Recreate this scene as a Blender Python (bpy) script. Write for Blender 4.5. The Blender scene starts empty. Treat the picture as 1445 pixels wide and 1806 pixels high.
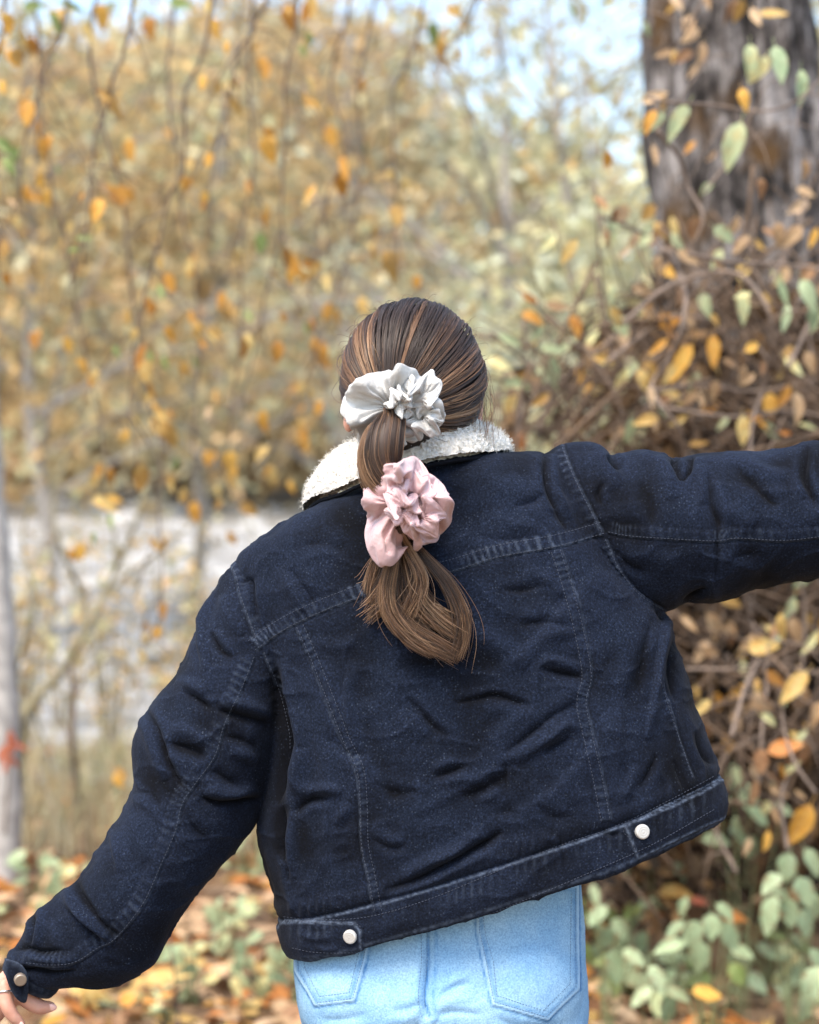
import bpy, bmesh, math, random
import numpy as np
from mathutils import Vector, Matrix, noise as mnoise
from mathutils.bvhtree import BVHTree

sc = bpy.context.scene
# ------------------------------------------------------------------ camera
FPX = 3000.0           # focal length in photograph pixels (1445 x 1806)
CX, CY = 722.5, 903.0
CAM_Y, CAM_Z = -2.0, 1.372
cam_data = bpy.data.cameras.new('camera')
cam_data.sensor_fit = 'HORIZONTAL'
cam_data.sensor_width = 36.0
cam_data.lens = 36.0 * FPX / 1445.0
cam_data.clip_start = 0.05
cam_data.clip_end = 2000.0
cam_data.dof.use_dof = True
cam_data.dof.focus_distance = 2.0
cam_data.dof.aperture_fstop = 4.0
cam = bpy.data.objects.new('camera', cam_data)
cam.location = (0, CAM_Y, CAM_Z)
cam.rotation_euler = (math.radians(90), 0, 0)
sc.collection.objects.link(cam)
sc.camera = cam
# ------------------------------------------------------------------ sky, sun, exposure
SUN_EL, SUN_AZ = math.radians(60), math.radians(210)   # azimuth from +Y, clockwise
world = bpy.data.worlds.new('World')
sc.world = world
world.use_nodes = True
wn = world.node_tree
wn.nodes.clear()
w_out = wn.nodes.new('ShaderNodeOutputWorld')
w_bg = wn.nodes.new('ShaderNodeBackground')
w_sky = wn.nodes.new('ShaderNodeTexSky')
w_sky.sky_type = 'NISHITA'
w_sky.sun_disc = False
w_sky.sun_elevation = SUN_EL
w_sky.sun_rotation = SUN_AZ
w_sky.air_density = 1.35
w_sky.dust_density = 2.0
w_sky.ozone_density = 1.0
w_bg.inputs['Strength'].default_value = 0.15
wn.links.new(w_sky.outputs[0], w_bg.inputs['Color'])
wn.links.new(w_bg.outputs[0], w_out.inputs['Surface'])
sun_data = bpy.data.lights.new('sun', 'SUN')
sun_data.energy = 2.0
sun_data.angle = math.radians(28)
sun_data.color = (1.0, 0.89, 0.74)
sun = bpy.data.objects.new('sun', sun_data)
sd = Vector((math.sin(SUN_AZ) * math.cos(SUN_EL), math.cos(SUN_AZ) * math.cos(SUN_EL), math.sin(SUN_EL)))
sun.rotation_euler = sd.to_track_quat('Z', 'Y').to_euler()
sun.location = sd * 30
sc.collection.objects.link(sun)
sc.view_settings.view_transform = 'Standard'
sc.view_settings.look = 'None'
sc.view_settings.gamma = 1.0
sc.view_settings.use_curve_mapping = False
sc.view_settings.exposure = 1.48

sc.render.engine = 'CYCLES'
sc.cycles.max_bounces = 6
sc.cycles.diffuse_bounces = 3
sc.cycles.glossy_bounces = 2

# ------------------------------------------------------------------ helpers
rng = random.Random(11)
nrng = np.random.default_rng(5)
COL = sc.collection


def P(px, py, y=0.0):
    """world point at depth y that the photograph shows at pixel (px, py)"""
    d = (y - CAM_Y) / FPX
    return Vector(((px - CX) * d, y, CAM_Z - (py - CY) * d))


def to_px(co):
    d = co[:, 1] - CAM_Y
    return np.stack([co[:, 0] / d * FPX + CX, CY - (co[:, 2] - CAM_Z) / d * FPX], 1)


def new_mesh(name, verts, faces, smooth=True):
    me = bpy.data.meshes.new(name)
    if isinstance(verts, np.ndarray):
        verts = verts.tolist()
    if isinstance(faces, np.ndarray):
        faces = faces.tolist()
    me.from_pydata(verts, [], faces)
    if smooth:
        me.polygons.foreach_set('use_smooth', np.ones(len(me.polygons), bool))
    me.update()
    return me


def fast_mesh(name, co, quads, smooth=True):
    """mesh from numpy arrays: co (N,3), faces (M,k)"""
    me = bpy.data.meshes.new(name)
    m, k = quads.shape
    me.vertices.add(len(co))
    me.vertices.foreach_set('co', np.ascontiguousarray(co, np.float32).ravel())
    me.loops.add(m * k)
    me.loops.foreach_set('vertex_index', np.ascontiguousarray(quads, np.int32).ravel())
    me.polygons.add(m)
    me.polygons.foreach_set('loop_start', np.arange(0, m * k, k, dtype=np.int32))
    if smooth:
        me.polygons.foreach_set('use_smooth', np.ones(m, bool))
    me.update(calc_edges=True)
    return me


def set_attr(me, name, data, kind='FLOAT'):
    at = me.attributes.new(name, kind, 'POINT')
    if kind == 'FLOAT':
        at.data.foreach_set('value', np.ascontiguousarray(data, np.float32))
    else:
        at.data.foreach_set('color', np.ascontiguousarray(data, np.float32).ravel())


def link(name, me, mat=None, parent=None, loc=None):
    o = bpy.data.objects.new(name, me)
    if mat is not None and me is not None and len(me.materials) == 0:
        me.materials.append(mat)
    COL.objects.link(o)
    if parent is not None:
        o.parent = parent
    if loc is not None:
        o.location = loc
    return o


def tag(o, label=None, cat=None, group=None, kind=None):
    if label: o['label'] = label
    if cat: o['category'] = cat
    if group: o['group'] = group
    if kind: o['kind'] = kind
    return o


def catmull(pts, n):
    """n samples of a Catmull-Rom curve through pts (any dimension)"""
    p = np.asarray(pts, float)
    p = np.vstack([2 * p[0] - p[1], p, 2 * p[-1] - p[-2]])
    m = len(p) - 3
    t = np.linspace(0, m, n)
    i = np.minimum(t.astype(int), m - 1)
    f = (t - i)[:, None]
    a, b, c, d = p[i], p[i + 1], p[i + 2], p[i + 3]
    return 0.5 * (2 * b + (c - a) * f + (2 * a - 5 * b + 4 * c - d) * f ** 2 + (3 * b - a - 3 * c + d) * f ** 3)


def smoothstep(a, b, x):
    t = np.clip((x - a) / (b - a), 0, 1)
    return t * t * (3 - 2 * t)


def in_poly(px, poly):
    x, y = px[:, 0], px[:, 1]
    inside = np.zeros(len(px), bool)
    n = len(poly)
    j = n - 1
    for i in range(n):
        xi, yi = poly[i]; xj, yj = poly[j]
        c = ((yi > y) != (yj > y)) & (x < (xj - xi) * (y - yi) / (yj - yi + 1e-12) + xi)
        inside ^= c
        j = i
    return inside


def vnoise(co, scale, seed=0, octaves=3):
    """value noise, vectorised"""
    out = np.zeros(len(co)); amp = 1.0; tot = 0
    for o in range(octaves):
        q = co * scale * (2 ** o) + seed * 17.31 + o * 5.7
        i = np.floor(q).astype(np.int64); f = q - i
        f = f * f * (3 - 2 * f)
        def h(dx, dy, dz):
            n = ((i[:, 0] + dx) * 73856093) ^ ((i[:, 1] + dy) * 19349663) ^ ((i[:, 2] + dz) * 83492791) ^ (seed * 2654435)
            n = (n ^ (n >> 13)) * 1274126177
            n = n & 0x7fffffff
            n = (n ^ (n >> 16)) & 0xffff
            return n / 32767.5 - 1.0
        x0 = h(0, 0, 0) * (1 - f[:, 0]) + h(1, 0, 0) * f[:, 0]
        x1 = h(0, 1, 0) * (1 - f[:, 0]) + h(1, 1, 0) * f[:, 0]
        x2 = h(0, 0, 1) * (1 - f[:, 0]) + h(1, 0, 1) * f[:, 0]
        x3 = h(0, 1, 1) * (1 - f[:, 0]) + h(1, 1, 1) * f[:, 0]
        y0 = x0 * (1 - f[:, 1]) + x1 * f[:, 1]
        y1 = x2 * (1 - f[:, 1]) + x3 * f[:, 1]
        out += amp * (y0 * (1 - f[:, 2]) + y1 * f[:, 2]); tot += amp
        amp *= 0.5
    return out / tot


def grid_faces(rows, cols, close_u=True, base=0):
    """quads between rows rings of cols points"""
    r = np.arange(rows - 1)[:, None]
    c = np.arange(cols if close_u else cols - 1)[None, :]
    c2 = (c + 1) % cols
    f = np.stack([r * cols + c, r * cols + c2, (r + 1) * cols + c2, (r + 1) * cols + c], -1)
    return f.reshape(-1, 4) + base


def loft(sections, n=64, sub=4, expo=1.0):
    """closed tube from sections (left, right, half depth back, half depth front): 3-D edge points at the silhouette"""
    arr = np.array([[*l, *r, b, f] for l, r, b, f in sections], float)
    arr = catmull(arr, (len(arr) - 1) * sub + 1)
    th = np.linspace(0, 2 * math.pi, n, endpoint=False)
    c, s = np.cos(th), np.sin(th)
    c = np.sign(c) * np.abs(c) ** expo; s = np.sign(s) * np.abs(s) ** expo
    rows = []
    for k, row in enumerate(arr):
        L, R, b, f = row[:3], row[3:6], row[6], row[7]
        mid, half = (L + R) / 2, (R - L) / 2
        dep = np.where(s > 0, f, b) * s
        rows.append(mid + c[:, None] * half + np.stack([0 * dep, dep, 0 * dep], 1))
    co = np.vstack(rows + [rows[0].mean(0)[None], rows[-1].mean(0)[None]])
    m = len(arr)
    fs = grid_faces(m, n).tolist()
    a, b = m * n, m * n + 1
    for i in range(n):
        fs.append([a, (i + 1) % n, i])
        fs.append([b, (m - 1) * n + i, (m - 1) * n + (i + 1) % n])
    return co, fs


def tube_co(path, radii, n=6, twist=0.0):
    """ring points along a 3-D polyline (numpy)"""
    p = np.asarray(path, float)
    t = np.gradient(p, axis=0)
    t /= np.linalg.norm(t, axis=1)[:, None] + 1e-12
    ref = np.array([0.0, 0, 1]) if abs(t[0, 2]) < 0.9 else np.array([1.0, 0, 0])
    nn = np.zeros_like(p)
    v = ref - t[0] * (ref @ t[0]); v /= np.linalg.norm(v)
    for i in range(len(p)):
        v = v - t[i] * (v @ t[i]); v /= np.linalg.norm(v) + 1e-12
        nn[i] = v
    bb = np.cross(t, nn)
    th = np.linspace(0, 2 * math.pi, n, endpoint=False) + twist
    r = np.asarray(radii, float)
    if r.ndim == 0: r = np.full(len(p), float(r))
    return (p[:, None, :] + r[:, None, None] * (np.cos(th)[None, :, None] * nn[:, None, :] + np.sin(th)[None, :, None] * bb[:, None, :])).reshape(-1, 3)


class MB:
    """collects shapes, then links them as ONE mesh object"""
    def __init__(s):
        s.v = []; s.f = []; s.n = 0; s.c = []
    def add(s, co, faces, col=None):
        co = np.asarray(co, float)
        s.v.append(co)
        s.f += [[i + s.n for i in f] for f in (faces.tolist() if isinstance(faces, np.ndarray) else faces)]
        s.n += len(co)
        if col is not None:
            s.c.append(np.tile(np.array(list(col) + [1.0])[None], (len(co), 1)))
    def tube(s, path, radii, n=6, caps=True, col=None):
        co = tube_co(path, radii, n)
        m = len(path)
        f = grid_faces(m, n).tolist()
        if caps:
            f.append(list(range(n))[::-1]); f.append(list(range((m - 1) * n, m * n)))
        s.add(co, f, col)
    def mesh(s, name, smooth=True):
        me = new_mesh(name, np.vstack(s.v), s.f, smooth)
        if s.c:
            set_attr(me, 'col', np.vstack(s.c), 'FLOAT_COLOR')
        return me
    def build(s, name, mat, parent=None, smooth=True, loc=None):
        return link(name, s.mesh(name, smooth), mat, parent, loc)


def remesh(parts, voxel, smooth_iter=0, smooth_fac=0.5):
    """union of closed shapes as one skin -> co, quads"""
    mb = MB()
    for co, f in parts:
        mb.add(co, f)
    o = mb.build('tmp', None)
    md = o.modifiers.new('r', 'REMESH'); md.mode = 'VOXEL'; md.voxel_size = voxel; md.adaptivity = 0
    if smooth_iter:
        ms = o.modifiers.new('s', 'SMOOTH'); ms.factor = smooth_fac; ms.iterations = smooth_iter
    dg = bpy.context.evaluated_depsgraph_get()
    ev = o.evaluated_get(dg)
    me = ev.to_mesh()
    co = np.empty(len(me.vertices) * 3, np.float32); me.vertices.foreach_get('co', co)
    li = np.empty(len(me.loops), np.int32); me.loops.foreach_get('vertex_index', li)
    q = li.reshape(-1, 4)
    ev.to_mesh_clear()
    m0 = o.data
    bpy.data.objects.remove(o); bpy.data.meshes.remove(m0)
    return co.reshape(-1, 3).astype(float), q.copy()


def normals_of(co, q):
    d = np.cross(co[q[:, 2]] - co[q[:, 0]], co[q[:, 3]] - co[q[:, 1]])
    n = np.zeros_like(co)
    for k in range(4):
        np.add.at(n, q[:, k], d)
    return n / (np.linalg.norm(n, axis=1)[:, None] + 1e-12)


def stroke_field(px, pts, reach, nper=4.0):
    """for points px: index array, signed distance, 0..1 along, arc length (pixels) of a stroke"""
    p = np.asarray(pts, float)
    L = np.sum(np.linalg.norm(np.diff(p, axis=0), axis=1))
    s = catmull(p, max(4, int(L / nper)))
    lo, hi = s.min(0) - reach, s.max(0) + reach
    idx = np.nonzero((px[:, 0] > lo[0]) & (px[:, 0] < hi[0]) & (px[:, 1] > lo[1]) & (px[:, 1] < hi[1]))[0]
    if len(idx) == 0:
        return idx, None, None, L
    best = np.full(len(idx), 1e9); t = np.zeros(len(idx)); sg = np.zeros(len(idx))
    q = px[idx]
    a, b = s[:-1], s[1:]
    for i in range(len(a)):
        ab = b[i] - a[i]; l2 = ab @ ab + 1e-9
        w = np.clip(((q - a[i]) @ ab) / l2, 0, 1)
        dv = q - (a[i] + w[:, None] * ab)
        d = np.hypot(dv[:, 0], dv[:, 1])
        m = d < best
        best[m] = d[m]
        t[m] = ((i + w) / len(a))[m]
        sg[m] = np.sign(ab[0] * dv[:, 1] - ab[1] * dv[:, 0])[m]
    return idx, best * np.where(sg == 0, 1, sg), t, L


# ------------------------------------------------------------------ materials
def nodes_of(name):
    m = bpy.data.materials.new(name)
    m.use_nodes = True
    nt = m.node_tree
    return m, nt, nt.nodes['Principled BSDF']


def N(nt, kind, **kw):
    n = nt.nodes.new(kind)
    for k, v in kw.items():
        if k.startswith('i_'):
            n.inputs[k[2:].replace('_', ' ')].default_value = v
        else:
            setattr(n, k, v)
    return n


def ramp(nt, stops, interp='LINEAR'):
    r = nt.nodes.new('ShaderNodeValToRGB')
    r.color_ramp.interpolation = interp
    el = r.color_ramp.elements
    while len(el) > 1: el.remove(el[-1])
    el[0].position = stops[0][0]; el[0].color = (*stops[0][1], 1)
    for p, c in stops[1:]:
        e = el.new(p); e.color = (*c, 1)
    return r


def plain(name, col, rough=0.7, metallic=0.0, noise_scale=None, noise_amt=0.15, bump=0.0, bump_scale=200, spec=0.5):
    m, nt, b = nodes_of(name)
    b.inputs['Roughness'].default_value = rough
    b.inputs['Metallic'].default_value = metallic
    b.inputs['Specular IOR Level'].default_value = spec
    b.inputs['Base Color'].default_value = (*col, 1)
    if noise_scale:
        tc = N(nt, 'ShaderNodeTexCoord')
        nz = N(nt, 'ShaderNodeTexNoise', i_Scale=noise_scale, i_Detail=5.0)
        nt.links.new(tc.outputs['Object'], nz.inputs['Vector'])
        r = ramp(nt, [(0.3, tuple(c * (1 - noise_amt) for c in col)), (0.7, tuple(min(1, c * (1 + noise_amt)) for c in col))])
        nt.links.new(nz.outputs['Fac'], r.inputs[0]); nt.links.new(r.outputs[0], b.inputs['Base Color'])
    if bump:
        tc = N(nt, 'ShaderNodeTexCoord')
        nz = N(nt, 'ShaderNodeTexNoise', i_Scale=bump_scale, i_Detail=4.0)
        nt.links.new(tc.outputs['Object'], nz.inputs['Vector'])
        bp = N(nt, 'ShaderNodeBump', i_Strength=bump, i_Distance=0.002)
        nt.links.new(nz.outputs['Fac'], bp.inputs['Height']); nt.links.new(bp.outputs[0], b.inputs['Normal'])
    return m


def attr_mat(name, rough=.7, trans=.35):
    m, nt, b = nodes_of(name)
    L = nt.links.new
    at = N(nt, 'ShaderNodeAttribute', attribute_name='col')
    L(at.outputs['Color'], b.inputs['Base Color'])
    b.inputs['Roughness'].default_value = rough
    b.inputs['Specular IOR Level'].default_value = .25
    if trans:
        tr = N(nt, 'ShaderNodeBsdfTranslucent'); L(at.outputs['Color'], tr.inputs['Color'])
        mx = N(nt, 'ShaderNodeMixShader', i_Fac=trans); L(b.outputs[0], mx.inputs[1]); L(tr.outputs[0], mx.inputs[2])
        L(mx.outputs[0], nt.nodes['Material Output'].inputs['Surface'])
    return m

# ================================================================== GATHERED CLOTH (for the scrunchies), draped by the cloth solver
def gather_ring(seed, nu, nv, ring_r, tube_r, length, width, frames, pressure, bend, wobble):
    """a fabric tube gathered on an elastic ring: the slack cloth buckles into folds"""
    rnd = np.random.default_rng(seed)
    u = np.arange(nu) / nu * 2 * math.pi; v = np.arange(nv) / nv * 2 * math.pi
    U, V = np.meshgrid(u, v, indexing='ij')
    jit = sum(rnd.normal(0, .22) * np.sin(k * u + rnd.uniform(0, 6.28)) for k in range(3, 9)) * 0.02 * wobble
    rad = ring_r + tube_r * (1 + np.cos(V)); ax = tube_r * 0.8 * np.sin(V) + jit[:, None] * (1 + np.cos(V)) / 2
    co = np.stack([rad * np.cos(U), ax, rad * np.sin(U)], -1).reshape(-1, 3)
    big, rt = length / (2 * math.pi), width / (2 * math.pi)
    rest = np.stack([(big + rt * np.cos(V)) * np.cos(U), rt * np.sin(V), (big + rt * np.cos(V)) * np.sin(U)], -1)
    i = np.arange(nu)[:, None]; j = np.arange(nv)[None]
    f = np.stack([i * nv + j, i * nv + (j + 1) % nv, ((i + 1) % nu) * nv + (j + 1) % nv, ((i + 1) % nu) * nv + j], -1).reshape(-1, 4)
    o = link('tmp', fast_mesh('tmp', co, f))
    o.shape_key_add(name='Basis'); key = o.shape_key_add(name='rest')
    key.data.foreach_set('co', rest.reshape(-1).astype(np.float32))
    vg = o.vertex_groups.new(name='pin'); vg.add([a * nv + nv // 2 for a in range(nu)], 1.0, 'REPLACE')
    cm = o.modifiers.new('c', 'CLOTH'); s = cm.settings
    s.rest_shape_key = key; s.vertex_group_mass = 'pin'
    s.quality = 4; s.mass = 0.15; s.air_damping = 6
    s.tension_stiffness = 25; s.compression_stiffness = 25; s.shear_stiffness = 8; s.bending_stiffness = bend
    s.tension_damping = 15; s.compression_damping = 15; s.shear_damping = 10; s.bending_damping = 2
    s.use_pressure = True; s.uniform_pressure_force = pressure; s.effector_weights.gravity = 0.0
    cs = cm.collision_settings
    cs.use_self_collision = True; cs.self_distance_min = 0.0022; cs.collision_quality = 1; cs.use_collision = False
    for fr in range(1, frames + 1):
        sc.frame_set(fr)
    ev = o.evaluated_get(bpy.context.evaluated_depsgraph_get()); me = ev.to_mesh()
    out = np.empty(len(me.vertices) * 3, np.float32); me.vertices.foreach_get('co', out)
    out = out.reshape(-1, 3).astype(float)
    ev.to_mesh_clear()
    bpy.data.objects.remove(o)
    sc.frame_set(1)
    return out - out.mean(0), f


RINGS = {
    'wide': gather_ring(11, 96, 22, .010, .022, .40, .135, 29, .2, .3, 2.5),
    'full': gather_ring(12, 96, 22, .010, .022, .46, .14, 32, .3, .1, 3.0),
    'petal': gather_ring(13, 96, 24, .010, .024, .34, .15, 30, .2, .2, 2.5),
}
# ================================================================== THE PERSON
YC = 0.10    # depth of the body's middle plane


def pt(px, py, y=YC):
    return tuple(P(px, py, y))


def sec(l, r, b, f, y=YC, y2=None):
    return (pt(*l, y), pt(*r, y if y2 is None else y2), b, f)


# ---- jacket shell: trunk and two sleeves, one skin
trunk = loft([
    sec((640, 858), (815, 800), .050, .050, .085),
    sec((560, 892), (885, 797), .075, .070, .09),
    sec((480, 938), (955, 800), .095, .085, .095),
    sec((425, 990), (1010, 822), .112, .10),
    sec((432, 1085), (1062, 905), .128, .11),
    sec((462, 1200), (1115, 1000), .136, .12),
    sec((470, 1330), (1176, 1095), .140, .125),
    sec((460, 1425), (1208, 1190), .143, .128),
    sec((463, 1500), (1240, 1290), .145, .13),
    sec((490, 1600), (1266, 1372), .143, .13),
    sec((498, 1645), (1276, 1405), .143, .13),
    sec((508, 1672), (1274, 1428), .141, .13),
], n=96, sub=5, expo=0.86)
sleeve_l = loft([
    sec((455, 985), (600, 1120), .06, .06),
    sec((405, 1000), (560, 1200), .075, .075),
    sec((372, 1062), (522, 1285), .086, .082),
    sec((331, 1155), (497, 1345), .090, .082, .095),
    sec((276, 1238), (474, 1402), .088, .080, .09),
    sec((238, 1305), (458, 1432), .085, .078, .085),
    sec((235, 1395), (415, 1498), .080, .075, .08),
    sec((170, 1510), (345, 1575), .075, .072, .075),
    sec((136, 1553), (302, 1640), .068, .068, .07),
    sec((100, 1580), (268, 1700), .062, .062, .07),
    sec((60, 1612), (205, 1738), .056, .056, .07),
    sec((40, 1652), (135, 1738), .044, .044, .07),
    sec((18, 1688), (98, 1742), .036, .036, .07),
], n=72, sub=5)
sleeve_r = loft([
    sec((905, 830), (1060, 1075), .06, .06),
    sec((985, 788), (1130, 1082), .085, .08),
    sec((1045, 781), (1184, 1072), .092, .085),
    sec((1078, 806), (1205, 1063), .090, .084),
    sec((1120, 796), (1228, 1061), .088, .082),
    sec((1160, 799), (1250, 1061), .087, .08),
    sec((1192, 812), (1266, 1060), .085, .08),
    sec((1238, 800), (1296, 1054), .084, .08),
    sec((1300, 800), (1335, 1038), .082, .08),
    sec((1380, 796), (1390, 1029), .078, .076),
    sec((1425, 781), (1430, 1021), .078, .076),
    sec((1480, 781), (1490, 1010), .074, .072),
    sec((1600, 800), (1610, 995), .066, .066),
    sec((1720, 815), (1730, 985), .058, .058),
    sec((1850, 830), (1855, 960), .045, .045),
], n=72, sub=5)
JC, JQ = remesh([trunk, sleeve_l, sleeve_r], 0.0019, 8, 0.5)
JN = normals_of(JC, JQ)
if (JN[:, 1] * (JC[:, 1] - YC)).sum() < 0:
    JQ = JQ[:, ::-1].copy(); JN = -JN
JPX = to_px(JC)

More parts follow.
